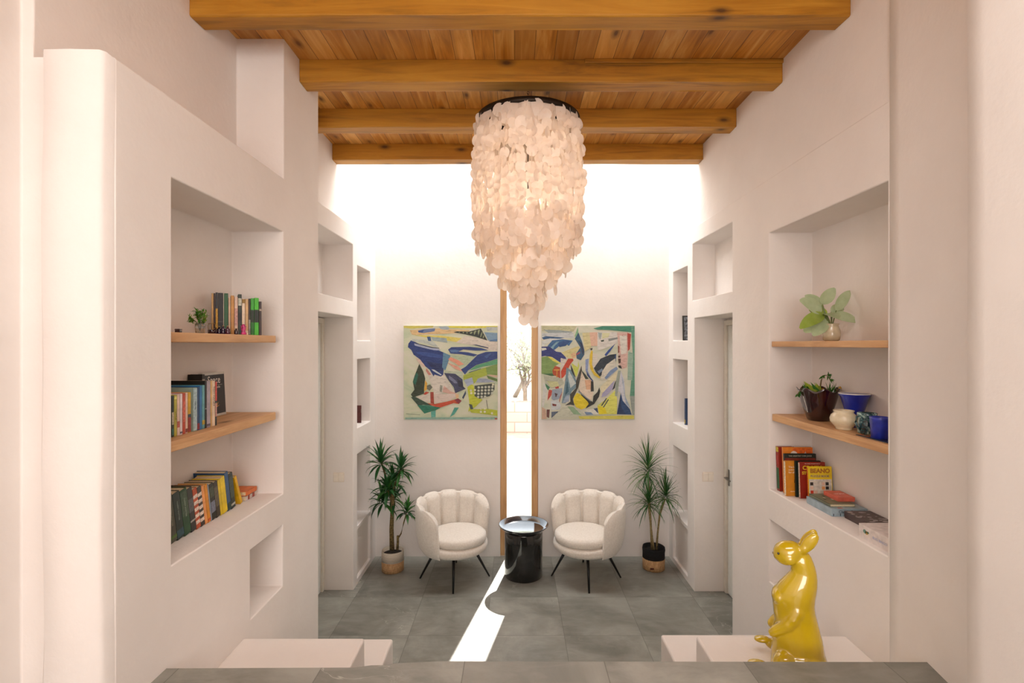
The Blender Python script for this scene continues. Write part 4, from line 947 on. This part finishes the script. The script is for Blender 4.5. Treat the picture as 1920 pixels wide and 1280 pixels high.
def canvas(label, x0, x1, z0, z1, polys, cx0, cx1, cy0, cy1, base):
    o = thing('abstract_painting', label, 'painting', ((x0+x1)/2, BY-.0005, (z0+z1)/2), group=None)
    w2, h2, d = (x1-x0)/2, (z1-z0)/2, .032
    n = NT('canvas_ground_'+base[0][1:]); f = n.noise(n.mapping(n.geo(), (1, 1, 2.2)), 2.6, 5, .6, 1.2)
    n.set(Base_Color=n.ramp(f, [(.32, lin(base[0])), (.5, lin(base[1])), (.68, lin(base[2]))]), Roughness=.55)
    mb = MB(); mb.box(-w2, w2, -d, 0, -h2, h2); cv = mb.build('canvas', n.m, o, bevel=.002)
    mb = MB(); mats = []; idx = {}
    for k, (c, pts) in enumerate(polys):
        if c not in idx: idx[c] = len(mats); mats.append(paint(c))
        y = -d-.0006-.00004*k
        vv = []
        for (a, b) in pts:
            u = min(1, max(0, (a-cx0)/(cx1-cx0))); v = min(1, max(0, (b-cy0)/(cy1-cy0)))
            vv.append((-w2+u*2*w2, y, h2-v*2*h2))
        mb.add(vv, [tuple(range(len(vv)))], idx[c])
    mb.build('painted_shapes', mats, o, fix=False)
    return o
S_ = (BY-.03)/960
canvas('square abstract painting of blue wings and a red boat shape, left of the slit window', (757-965)*S_, (933-965)*S_, EYE-(786-645)*S_, EYE-(610.5-645)*S_, PA, 55, 1228, 75, 1256, ('#a8b89c', '#bfc4a8', '#c9c7b8'))
canvas('square abstract painting with a yellow disc and white petals, right of the slit window', (1015-965)*S_, (1190-965)*S_, EYE-(786-645)*S_, EYE-(610-645)*S_, PB, 33, 1212, 72, 1256, ('#afb8a2', '#c2c3b0', '#cbc8bc'))

# ------------------------------------------------------------------ shell chandelier
CX, CY = .0872, 3.35
CZ = EYE+(231-645)*-3.35/960
ch = thing('shell_chandelier', 'tall tapering chandelier of round capiz shells on a dark iron ring', 'chandelier', (CX, CY, CZ))
IRON = M('#2a2017', .5, .1, metal=.6)
mb = MB(); mb.lathe([(.328, -.016), (.338, -.016), (.338, .016), (.328, .016), (.328, -.016)], seg=96); mb.build('iron_ring', IRON, ch)
mb = MB()
for a in (0, 90): 
    c_, s_ = math.cos(R(a+20)), math.sin(R(a+20)); mb.tube([(-.33*c_, -.33*s_, 0), (.33*c_, .33*s_, 0)], .005, 6)
for r_ in (.26, .19, .12, .05): mb.lathe([(r_-.003, -.003), (r_+.003, -.003), (r_+.003, .003), (r_-.003, .003), (r_-.003, -.003)], seg=48)
mb.build('inner_frame', IRON, ch)
mb = MB()
for a in (20, 110, 200, 290): mb.tube([(.15*math.cos(R(a)), .15*math.sin(R(a)), .004), (.07*math.cos(R(a)), .07*math.sin(R(a)), .085), (0, 0, .155)], .0035, 6)
hk = CEIL-CZ
mb.lathe([(.006, .150), (.012, .156), (.006, .164)], seg=12)
for k in range(int((hk-.165)/.016)+1):
    z = .168+k*.016; rot = Matrix.Rotation(R(90*(k % 2)), 3, 'Z')
    pts = [rot @ Vector((.006*math.cos(q), 0, .011*math.sin(q)))+Vector((0, 0, z)) for q in [j*math.pi/4 for j in range(9)]]
    if z+.011 < hk: mb.tube(pts, .0018, 5)
mb.build('hanging_chain', IRON, ch)
mb = MB(); mb.lathe([(.0, hk-.030), (.018, hk-.026), (.03, hk-.004), (.03, hk-.0005)], seg=24); mb.tube([(0, 0, hk-.06), (0, 0, hk-.026)], .003, 6); mb.build('ceiling_hook', IRON, ch)
cz = NT('capiz_shell'); f_ = cz.noise(cz.geo(), 26, 4, .6, .5); cc = cz.ramp(f_, [(.3, (.92, .82, .72, 1)), (.55, (.96, .89, .82, 1)), (.8, (.985, .95, .91, 1))])
cz.set(Base_Color=cc, Roughness=.28); cz.b.inputs['Coat Weight'].default_value = .3
tl = cz.n('ShaderNodeBsdfTranslucent'); cz.put(tl.inputs[0], cz.mix(.7, cc, (1, .97, .94, 1))); mxs = cz.n('ShaderNodeMixShader'); mxs.inputs[0].default_value = .6
cz.put(mxs.inputs[1], cz.b.outputs[0]); cz.put(mxs.inputs[2], tl.outputs[0]); tp = cz.n('ShaderNodeBsdfTransparent'); tp.inputs[0].default_value = (1, .95, .9, 1); mx2 = cz.n('ShaderNodeMixShader'); mx2.inputs[0].default_value = .10
cz.put(mx2.inputs[1], mxs.outputs[0]); cz.put(mx2.inputs[2], tp.outputs[0]); cz.put(cz.out.inputs[0], mx2.outputs[0])
random.seed(21); discs = []; cords = MB()
rings = [(.330, 43, .03, .80), (.258, 28, .05, .91), (.180, 21, .10, 1.01), (.112, 13, .2, 1.12), (.048, 7, .3, 1.225)]
zprev = {.330: -1, .258: .60, .180: .76, .112: .87, .048: .97}
for (rr, n, z0, z1) in rings:
    zstart = zprev[rr]
    for i in range(n):
        a = 2*math.pi*(i+random.uniform(-.12, .12))/n+rr*9
        zend = z1+random.uniform(-.035, .035); z = -.022+random.uniform(0, .022)
        x, y = rr*math.cos(a), rr*math.sin(a); swell = .018
        cords.tube([(x, y, -.004), (x*(1+swell*2), y*(1+swell*2), -zend*.5), (x, y, -zend+.03)], .0006, 4)
        if rr == .258:
            for zz in (.03, .08, .13, .18): discs.append((Vector((x, y, -zz+random.uniform(-.01, .01))), a+random.gauss(0, .4), 0, .037))
        z = max(z, zstart+random.uniform(-.03, .03))
        while z < zend:
            z += .052+random.uniform(-.003, .004); t_ = min(1, z/zend); k = 1+.07*math.sin(math.pi*t_)*(1 if rr > .3 else .4)
            discs.append((Vector((x*k+random.uniform(-.006, .006), y*k+random.uniform(-.006, .006), -z)), a+random.gauss(0, .48), random.gauss(0, .10), random.uniform(.034, .0405)))
for (px, py) in ((948, 538), (1022, 578), (985, 592), (1014, 548)): pass
blb = MB(); blb.lathe([(0, -.62), (.022, -.612), (.034, -.585), (.030, -.555), (.014, -.525), (.013, -.50)], seg=24)  # bulb added out of sight inside the shells to make them glow
bn = NT('added_bulb_glow'); bn.b.inputs['Emission Color'].default_value = (1, .82, .64, 1); bn.b.inputs['Emission Strength'].default_value = 30
bo_ = blb.build('added_bulb', bn.m, ch)
blb = MB(); blb.tube([(0, 0, -.50), (0, 0, 0)], .004, 6); blb.lathe([(.014, -.50), (.017, -.498), (.017, -.45), (.006, -.44)], seg=16); blb.build('added_bulb_holder', IRON, ch)  # holder goes with the added bulb
bl_ = lamp('chandelier_added_glow', 'POINT', (CX, CY, CZ-.575), (0, 0, -1), 22, (1, .84, .68)); bl_.data.shadow_soft_size = .04  # added point light for the glow from inside
cords.build('cords', M('#cfc3b4', .6), ch)['kind'] = 'stuff'
def disc(mb, c, a, tilt, r):
    N = 14; rot = Matrix.Rotation(a, 3, 'Z') @ Matrix.Rotation(tilt, 3, 'Y'); vs_ = []; wv = random.uniform(0, 6)
    cup = .0012
    for sx in (-.0004, .0004):
        vs_.append(c+rot @ Vector((sx+cup, 0, 0)))
        for i in range(N):
            q = 2*math.pi*i/N; rr = r*(1+.03*math.sin(3*q+wv)); vs_.append(c+rot @ Vector((sx+.0015*math.sin(2*q+wv), rr*math.cos(q), rr*math.sin(q))))
    fs = []
    for i in range(N):
        k = (i+1) % N; fs += [(0, 1+k, 1+i), (N+1, N+2+i, N+2+k), (1+i, 1+k, N+2+k, N+2+i)]
    mb.add(vs_, fs, 0, False)
discs.sort(key=lambda d: d[0].y)
outer = [d for d in discs if (d[0].x**2+d[0].y**2) > .3**2 or d[0].z < -.85]
big = outer[:100]; bigset = set(id(d) for d in big)
for d in big:
    mb = MB(); disc(mb, Vector((0, 0, 0)), *d[1:]); o = mb.build('shell_disc', cz.m, ch, fix=False); o.location = d[0]
mb = MB()
for d in discs:
    if id(d) not in bigset: disc(mb, *d)
o = mb.build('shell_discs', cz.m, ch, fix=False); o['kind'] = 'stuff'

# ------------------------------------------------------------------ armchairs
bo = NT('cream_boucle'); f1 = bo.n('ShaderNodeTexVoronoi'); bo.put(f1.inputs['Vector'], bo.co()); f1.inputs['Scale'].default_value = 150
f2 = bo.noise(bo.co(), 60, 4, .7, .5); bo.set(Base_Color=bo.ramp(f2, [(.3, lin('#d2cbc1')), (.55, lin('#dfd9d0')), (.8, lin('#e8e3db'))]), Roughness=.95); bo.b.inputs['Sheen Weight'].default_value = .3
bo.bump(bo.math('ADD', bo.math('MULTIPLY', f1.outputs[0], -1.0), f2), .45, .003)
BOU = bo.m; LEGM = M('#141414', .35, .05, metal=.3)
def armchair(label, x, y, face):
    """local: opening toward +x"""
    o = thing('tub_armchair', label, 'armchair', (x, y, 0), (0, 0, R(face)), 'tub armchairs by the slit window')
    W = R(112)      # half angle of the wrap measured from the back (-x)
    def topz(th):
        u = abs(th)/W; return .725-.035*u**2-.075*max(0, (u-.75)/.25)**2
    mb = MB(); K = 44; vs_ = []
    P = 14
    for k in range(K+1):
        th = -W+2*W*k/K; u = abs(th)/W; zt = topz(th); e = max(0, (u-.93)/.07)
        shr = 1-e*e*.55
        pr = [(.255, .262), (.300, .275), (.335, .33), (.356, .43), (.366, .54), (.368, zt-.06), (.366, zt-.02), (.356, zt-.003), (.342, zt), (.330, zt-.008), (.326, zt-.04), (.322, .52), (.312, .40), (.285, .30)]
        cr, cz_ = .335, .30+(zt-.30)/2
        for (r_, z_) in pr:
            r2 = cr+(r_-cr)*shr if e else r_; z2 = z_ if not e else (z_-(z_-.45)*.05*e)
            vs_.append((-r2*math.cos(th), r2*math.sin(th), z2))
    fs = [(k*P+j, k*P+(j+1) % P, (k+1)*P+(j+1) % P, (k+1)*P+j) for k in range(K) for j in range(P)]+[tuple(range(P)), tuple(K*P+j for j in range(P))]
    mb.add(vs_, fs, 0, True); mb.build('outer_shell', BOU, o, bevel=.012, seg=3)
    nch = 7
    for c in range(nch):
        a0 = -W+2*W*c/nch; a1 = -W+2*W*(c+1)/nch; mid = (a0+a1)/2; hw = (a1-a0)/2*1.0
        mb = MB(); U, V = 10, 14; vs_ = []
        for s_ in (0, 1):
            for i in range(U+1):
                u = -1+2*i/U
                for j in range(V+1):
                    v = j/V; th = mid+hw*u*.985
                    prof = max(0, 1-abs(u)**3.2)**.5
                    zb = .325; zt = topz(th)+.012-.028*abs(u)**4; z = zb+(zt-zb)*v
                    endf = max(0, 1-abs(2*v-1)**10)**.5
                    lean = .318+.030*min(1, v*1.3)
                    thick = (.020+.048*prof)*endf+.002
                    rr = lean+.012 if s_ == 0 else lean+.012-thick
                    vs_.append((-rr*math.cos(th), rr*math.sin(th), z))
        N1 = (U+1)*(V+1); fs = []
        for s_ in (0, 1):
            for i in range(U):
                for j in range(V): q = s_*N1+i*(V+1)+j; fs.append((q, q+1, q+V+2, q+V+1))
        for j in range(V): fs.append((j, j+1, N1+j+1, N1+j)); q = U*(V+1)+j; fs.append((q, q+1, N1+q+1, N1+q))
        for i in range(U): fs.append((i*(V+1), (i+1)*(V+1), N1+(i+1)*(V+1), N1+i*(V+1))); q = i*(V+1)+V; fs.append((q, q+V+1, N1+q+V+1, N1+q))
        mb.add(vs_, fs, 0, True); mb.build('back_channel', BOU, o)
    mb = MB(); mb.lathe([(.0, .262), (.20, .262), (.262, .272), (.292, .295), (.302, .325), (.298, .350), (.28, .362), (.0, .362)], c=(.012, 0, 0), seg=56); mb.build('seat_base', BOU, o)
    mb = MB(); mb.lathe([(.0, .364), (.235, .364), (.258, .372), (.266, .40), (.262, .430), (.245, .446), (.20, .452), (.10, .455), (.0, .456)], c=(.045, 0, 0), seg=56); mb.build('seat_cushion', BOU, o)
    for a in (45, 135, 225, 315):
        c_, s_ = math.cos(R(a)), math.sin(R(a)); mb = MB()
        mb.tube([(.175*c_, .175*s_, .275), (.325*c_, .325*s_, .0)], [.0155, .0085], 14)
        q = mb.build('leg', LEGM, o)
        for v in q.data.vertices: v.co.z = max(v.co.z, .0)
    return o
armchair('cream boucle tub armchair with channelled back on the left of the black table, facing right', -.565, 4.835, -41)
armchair('cream boucle tub armchair with channelled back on the right of the black table, facing left', .675, 4.845, 180+42)

# ------------------------------------------------------------------ side table
t = thing('side_table', 'glossy black drum side table with a flared dish top under the slit window', 'side table', (.085, 4.885, 0))
BLK = M('#07080a', .10, .1, coat=1.0, scale=6)
mb = MB(); mb.lathe([(.0, 0), (.176, 0), (.181, .006), (.181, .425), (.178, .432), (.0, .432)], seg=96)
mb.build('drum', BLK, t)
mb = MB(); mb.lathe([(.0, .4325), (.178, .4325), (.200, .445), (.234, .478), (.238, .484), (.236, .488), (.231, .487), (.196, .453), (.176, .447), (.0, .447)], seg=96)
mb.build('dish_top', M('#0b0d14', .09, .1, coat=1.0, scale=6), t)

# ------------------------------------------------------------------ floor plants
basket = NT('woven_seagrass'); sp = basket.n('ShaderNodeSeparateXYZ'); basket.put(sp.inputs[0], basket.co())
wv = basket.math('SINE', basket.math('MULTIPLY', sp.outputs[2], 520)); nn = basket.noise(basket.mapping(basket.co(), (90, 90, 30)), 1, 3)
basket.set(Base_Color=basket.ramp(basket.math('ADD', basket.math('MULTIPLY', wv, .2), nn), [(.3, lin('#9c7650')), (.7, lin('#c9a478'))]), Roughness=.9); basket.bump(wv, .5, .003)
BASK = basket.m
def tint_weave(name, c):
    b = NT(name); sp = b.n('ShaderNodeSeparateXYZ'); b.put(sp.inputs[0], b.co()); wv = b.math('SINE', b.math('MULTIPLY', sp.outputs[2], 520)); b.set(Base_Color=lin(c), Roughness=.9); b.bump(wv, .5, .003); return b.m
def rosette(parent, c, n, L, W, el0, el1, droop, mats, seed, seg=7, wprof=None, spread=.02):
    random.seed(seed); mb = MB()
    for k in range(n):
        az = k*2.399+random.uniform(-.3, .3); f = k/(n-1); el = R(el0+(el1-el0)*f+random.uniform(-9, 9))
        d = Vector((math.cos(az)*math.cos(el), math.sin(az)*math.cos(el), math.sin(el)))
        b = Vector(c)+Vector((0, 0, spread*(f-.5)))+Vector((d.x, d.y, 0))*.006
        up = Vector((0, 0, 1)) if abs(d.z) < .93 else Vector((math.cos(az+1.5), math.sin(az+1.5), 0))
        if abs(d.z) >= .8: up = Vector((-math.cos(az), -math.sin(az), .3))
        blade(mb, b, d, up, L*random.uniform(.75, 1.1), W*random.uniform(.85, 1.1), droop*random.uniform(.6, 1.3)*(1-.5*f), seg, .3, wprof, random.choice((0, 0, 1)))
    return mb.build('leaf_rosette', mats, parent, fix=False)
PY = 4.99; PX = (736.5-965)*PY/960
t = thing('potted_plant', 'dracaena with thick trunk and broad dark leaves in a white and tan basket, left', 'plant', (PX, PY, 0)); O = Vector((PX, PY, 0))
mb = MB(); mb.lathe([(.0, 0), (.098, 0), (.106, .006), (.107, .10)], seg=48); mb.build('basket_bottom', BASK, t)
mb = MB(); mb.lathe([(.107, .1002), (.106, .195), (.103, .200), (.098, .196), (.098, .15), (.0, .15)], seg=48); mb.build('basket_top', tint_weave('white_weave', '#d5cbbb'), t)
mb = MB(); mb.lathe([(.0, .165), (.097, .162)], seg=32); mb.build('soil', M('#2f261c', .95, .25), t)
def lp(px, py, dy=0): return px_at(px, py, PY+dy)-O
bark = M('#6a5a34', .9, .3, scale=60, bump=.8)
mb = MB()
mb.tube([(lp(735, 1030)), lp(734, 990), lp(736, 950), lp(737, 905)], [.024, .021, .019, .017], 12)
mb.tube([lp(736, 950), lp(731, 925, -.03), lp(724, 895, -.04), lp(716, 870, -.05)], [.012, .010, .009, .008], 8)
mb.tube([lp(737, 915), lp(744, 900, .03), lp(750, 882, .02)], [.011, .009, .008], 8); mb.tube([lp(736, 960), lp(728, 950, .03), lp(719, 942, .05)], [.010, .008, .007], 8)
mb.tube([lp(736, 935), lp(730, 928, -.05), lp(728, 920, -.09)], [.010, .008, .007], 8)
mb.build('trunk', bark, t)
mb = MB(); mb.tube([lp(745, 1030, -.03), lp(746, 1015, -.03), lp(746, 1004, -.03)], [.013, .012, .012], 10); mb.tube([lp(746, 1010, -.03), lp(752, 1000, -.03), lp(757, 980, -.04), lp(762, 962, -.05)], [.006, .006, .006, .005], 8); mb.build('side_stem', bark, t)
DG = [leafmat('dracaena_dark', '#143a18', '#235c26', 8), leafmat('dracaena_mid', '#2a5f24', '#3f7a30', 8)]
wide = lambda t: math.sin(math.pi*min(1, t*.86+.10))**.8*(1-t**4)
for i, (px, py, dy, n, L) in enumerate(((714, 868, -.05, 30, .21), (751, 880, .02, 28, .205), (727, 918, -.10, 26, .19), (718, 940, .05, 26, .21), (763, 960, -.05, 22, .135), (737, 903, .02, 24, .18), (739, 935, .06, 16, .18))):
    rosette(t, lp(px, py, dy), n, L*1.06, .034, -18, 82, 1.15, DG, 31+i, wprof=wide, spread=.05)
keep_in(t, -1.43, -.945, 5.295)
PY2 = 5.03; PX2 = (1225.5-965)*PY2/960
t = thing('potted_plant', 'three-stemmed dracaena with thin spiky leaves in a black and tan basket, right', 'plant', (PX2, PY2, 0)); O = Vector((PX2, PY2, 0))
mb = MB(); mb.lathe([(.0, 0), (.098, 0), (.106, .006), (.107, .11)], seg=48); mb.build('basket_bottom', BASK, t)
mb = MB(); mb.lathe([(.107, .1102), (.106, .16), (.110, .19), (.106, .215), (.100, .212), (.098, .16), (.0, .16)], seg=48, wob=lambda a, j: .012*math.sin(5*a+j) if j > 1 else 0); mb.build('basket_top', tint_weave('black_weave', '#100f12'), t)
mb = MB(); mb.box(-.060, -.024, -.1035, -.0985, .028, .046, mat=Matrix.Identity(4)); mb.build('leather_tag', M('#5a2c18', .5), t, bevel=.001)
mb = MB(); mb.lathe([(.0, .175), (.097, .172)], seg=32); mb.build('soil', M('#1c1712', .95, .2), t)
def rp(px, py, dy=0): return px_at(px, py, PY2+dy)-O
mb2 = M('#8a7a52', .85, .25, scale=70, bump=.6)
for pts, rad in (([rp(1223, 1030), rp(1221, 1000), rp(1219, 960), rp(1216, 900), rp(1215, 885)], [.013, .011, .010, .010, .009]),
                 ([rp(1226, 1030, -.04), rp(1223, 1010, -.05), rp(1219, 975, -.06), rp(1216, 945, -.07)], [.012, .010, .009, .009]),
                 ([rp(1231, 1030, .02), rp(1233, 1000, .02), rp(1237, 965, .0), rp(1247, 935, -.02)], [.011, .009, .009, .008])):
    mb = MB(); mb.tube(pts, rad, 10); mb.build('stem', mb2, t)
SG = [leafmat('spiky_green', '#1f4a22', '#37682f', 8), leafmat('spiky_light', '#4a7238', '#6a8a4c', 8)]
thin = lambda t: (1-t)**.55*min(1, t*8+.4)
for i, (px, py, dy, n, L) in enumerate(((1215, 880, 0, 95, .30), (1216, 942, -.07, 75, .25), (1248, 930, -.02, 85, .25))):
    rosette(t, rp(px, py, dy), n, L, .0135, -22, 88, 1.0, SG, 61+i, seg=8, wprof=thin, spread=.13 if i == 0 else .07)

keep_in(t, -9, 1.588, 5.295)

# ------------------------------------------------------------------ yellow rabbit statue
RX, RY, RZ = (1490-965)*2.2/960, 2.2, .7935
def rc(cx, cy): return ((cx-371)*.000555, (1234-cy)*.000555)
rows = [(1234, 200, 606), (1150, 203, 600), (1100, 206, 590), (1050, 210, 575), (950, 214, 560), (900, 222, 546), (850, 232, 535), (800, 224, 523), (750, 220, 513), (700, 214, 508), (650, 216, 512), (600, 236, 520), (550, 266, 525), (500, 306, 526), (450, 343, 521), (410, 342, 513), (370, 330, 500), (330, 345, 485), (290, 375, 455), (265, 400, 430)]
mb = MB(); NN = 32; vs_ = []
for i, (cy, l, r) in enumerate(rows):
    xl, z = rc(l, cy); xr, _ = rc(r, cy); c_, hw = (xl+xr)/2, (xr-xl)/2
    t_ = i/(len(rows)-1); dep = hw*(.86-.10*t_) if cy > 520 else hw*(.80)
    for k in range(NN):
        a = 2*math.pi*k/NN; vs_.append((c_+hw*math.cos(a), dep*math.sin(a), z))
n = len(rows)
mb.add(vs_, [(i*NN+k, i*NN+(k+1) % NN, (i+1)*NN+(k+1) % NN, (i+1)*NN+k) for i in range(n-1) for k in range(NN)]+[tuple(range(NN))[::-1], tuple((n-1)*NN+k for k in range(NN))])
def el(cx, cy, rx, rz, ry, y=0, ang=0, ax='Y'):
    x, z = rc(cx, cy); mb.ellipsoid((x, y, z), (rx*.000555, ry, rz*.000555), Matrix.Rotation(R(ang), 3, ax), 24, 16)
el(322, 320, 103, 92, .048, 0, -12); el(262, 345, 42, 44, .036); el(310, 370, 70, 44, .044); el(345, 300, 90, 74, .044)
for s_ in (-1, 1):
    el(255, 355, 26, 24, .016, s_*.014); el(330, 350, 50, 42, .020, s_*.034)              # muzzle, cheeks
    el(466, 212, 46, 98, .012, s_*.021+(.004 if s_ > 0 else 0), 33)                        # ears
    el(432, 262, 36, 46, .015, s_*.020, 33)
    # haunch, thigh, arm
    el(300, 1120, 92, 96, .050, s_*.070); el(420, 1130, 150, 110, .055, s_*.058)
    xs = [(368, 745, .044, .032), (350, 795, .050, .031), (318, 838, .054, .028), (278, 872, .050, .025), (236, 905, .044, .022), (214, 938, .040, .019)]
    pts = []; rad = []
    for (cx, cy, y, r_) in xs: x, z = rc(cx, cy); pts.append((x, s_*y, z)); rad.append(r_)
    mb.tube(pts, rad, 14); el(212, 928, 30, 34, .019, s_*.040); el(376, 740, 66, 80, .034, s_*.040)
el(258, 660, 50, 70, .055); el(285, 780, 40, 62, .042)
# long hind feet reaching forward
for y, c in ((.058, (145, 1088, 62, 24, -8)), (-.060, (110, 1178, 78, 30, -4))):
    cx, cy, rx, rz, an = c; el(cx, cy, rx, rz, .026, y, an); el(cx+85, cy+22, 62, 38, .030, y)
t = thing('rabbit_statue', 'glossy yellow standing rabbit statue on the white block beside the stairs', 'statue', (RX, RY, RZ), (0, 0, R(-24)))
yl = NT('glossy_yellow_lacquer'); f_ = yl.noise(yl.co(), 5, 3); yl.set(Base_Color=yl.ramp(f_, [(.3, (.48, .33, .004, 1)), (.7, (.60, .43, .007, 1))]), Roughness=.16); yl.b.inputs['Coat Weight'].default_value = 1.0
g_ = yl.noise(yl.co(), 22, 2); yl.bump(g_, .25, .004)
ro = mb.build('body', yl.m, t)
m_ = ro.modifiers.new('remesh', 'REMESH'); m_.mode = 'VOXEL'; m_.voxel_size = .0042; m_.use_smooth_shade = True
m_ = ro.modifiers.new('smooth', 'SMOOTH'); m_.iterations = 9; m_.factor = .5
for s_ in (-1, 1):
    x, z = rc(262, 316); mb = MB(); mb.ellipsoid((x-.004, s_*.0395, z+.002), (.0048, .004, .0052), None, 12, 8); mb.build('eye', M('#1c120a', .1, coat=1.0), t)
x, z = rc(222, 338); mb = MB(); mb.ellipsoid((x+.002, 0, z), (.006, .008, .005), None, 12, 8); mb.build('nose', M('#8a6a10', .2, coat=.8), t)

# ------------------------------------------------------------------ outside the slit window
n = NT('pale_gravel'); f = n.noise(n.geo(), 3, 6, .6); n.set(Base_Color=n.ramp(f, [(.3, lin('#c2b29c')), (.7, lin('#ded2c0'))]), Roughness=.95)
mb = MB(); mb.box(-16, 16, BY+.2, 40, -.10, -.03); struct(mb.build('ground_terrace', n.m))
n = NT('sandstone_blocks'); br = n.n('ShaderNodeTexBrick'); n.put(br.inputs['Vector'], n.mapping(n.geo(), (1, 1, 1), rot=(R(90), 0, 0)))
br.inputs['Scale'].default_value = 1.0; br.inputs['Brick Width'].default_value = .62; br.inputs['Row Height'].default_value = .25; br.inputs['Mortar Size'].default_value = .012
br.inputs['Color1'].default_value = lin('#dcc6b6'); br.inputs['Color2'].default_value = lin('#d0b8a6'); br.inputs['Mortar'].default_value = lin('#b09686'); n.set(Base_Color=br.outputs[0], Roughness=.95); n.bump(br.outputs[1], -.5, .03)
mb = MB(); mb.box(-10, 10, 12.8, 13.25, -.05, .74); tag(mb.build('stone_wall', n.m, bevel=.03), 'low wall of pale sandstone blocks outside the slit window', 'wall')
OL = [leafmat('olive_leaf', '#8f9c78', '#b4bf9e', 1, .7, .4), leafmat('olive_leaf_pale', '#b4bea4', '#ccd3bc', 1, .7, .4)]
def tree(x, y, h, seed, label):
    random.seed(seed); t = thing('olive_tree', label, 'tree', (x, y, -.03), group='trees beyond the sandstone wall'); mb = MB(); tips = []
    def grow(p, d, L, r, lev):
        pts = [p]; q = p.copy(); dd = d.copy()
        for i in range(4): dd = (dd+Vector((random.gauss(0, .20), random.gauss(0, .20), random.gauss(.04, .1)))).normalized(); q = q+dd*L/4; pts.append(q.copy())
        mb.tube(pts, [r*(1-.12*i) for i in range(5)], 6 if lev < 2 else 4)
        if lev >= 4: tips.append((q, dd)); return
        for k in range(3 if lev < 3 else 4):
            e = (dd+Vector((random.gauss(0, .65), random.gauss(0, .65), random.gauss(.1, .35)))).normalized(); grow(pts[random.choice((2, 3, 4))], e, L*.70, r*.55, lev+1)
    grow(Vector((0, 0, 0)), Vector((random.gauss(0, .2), 0, 1)).normalized(), h*.30, .10, 0)
    mb.build('branches', M('#7f746a', .9, .1, scale=8), t)
    lf = MB()
    for (p, d) in tips:
        for k in range(15):
            v = Vector((random.gauss(0, 1), random.gauss(0, 1), random.gauss(0, 1))).normalized(); b = p+Vector((random.gauss(0, .12), random.gauss(0, .12), random.gauss(0, .12)))
            s_ = v.cross(Vector((.3, .5, 1))).normalized()*.022; lf.add([b, b+v*.06+s_, b+v*.13, b+v*.06-s_], [(0, 1, 2, 3)], random.choice((0, 1)))
    lf.build('foliage', OL, t, fix=False)
tree(-2.6, 17.8, 4.6, 5, 'twiggy pale olive tree beyond the low wall, left of the small near one')
tree(2.6, 18.3, 4.8, 9, 'pale olive tree beyond the low wall, right of the small near one')
tree(.0, 21.5, 5.6, 14, 'pale olive tree farthest back, centred in the slit window')
tree(.25, 14.7, 3.7, 23, 'small twiggy tree nearest behind the low wall, its branches crossing the slit window')
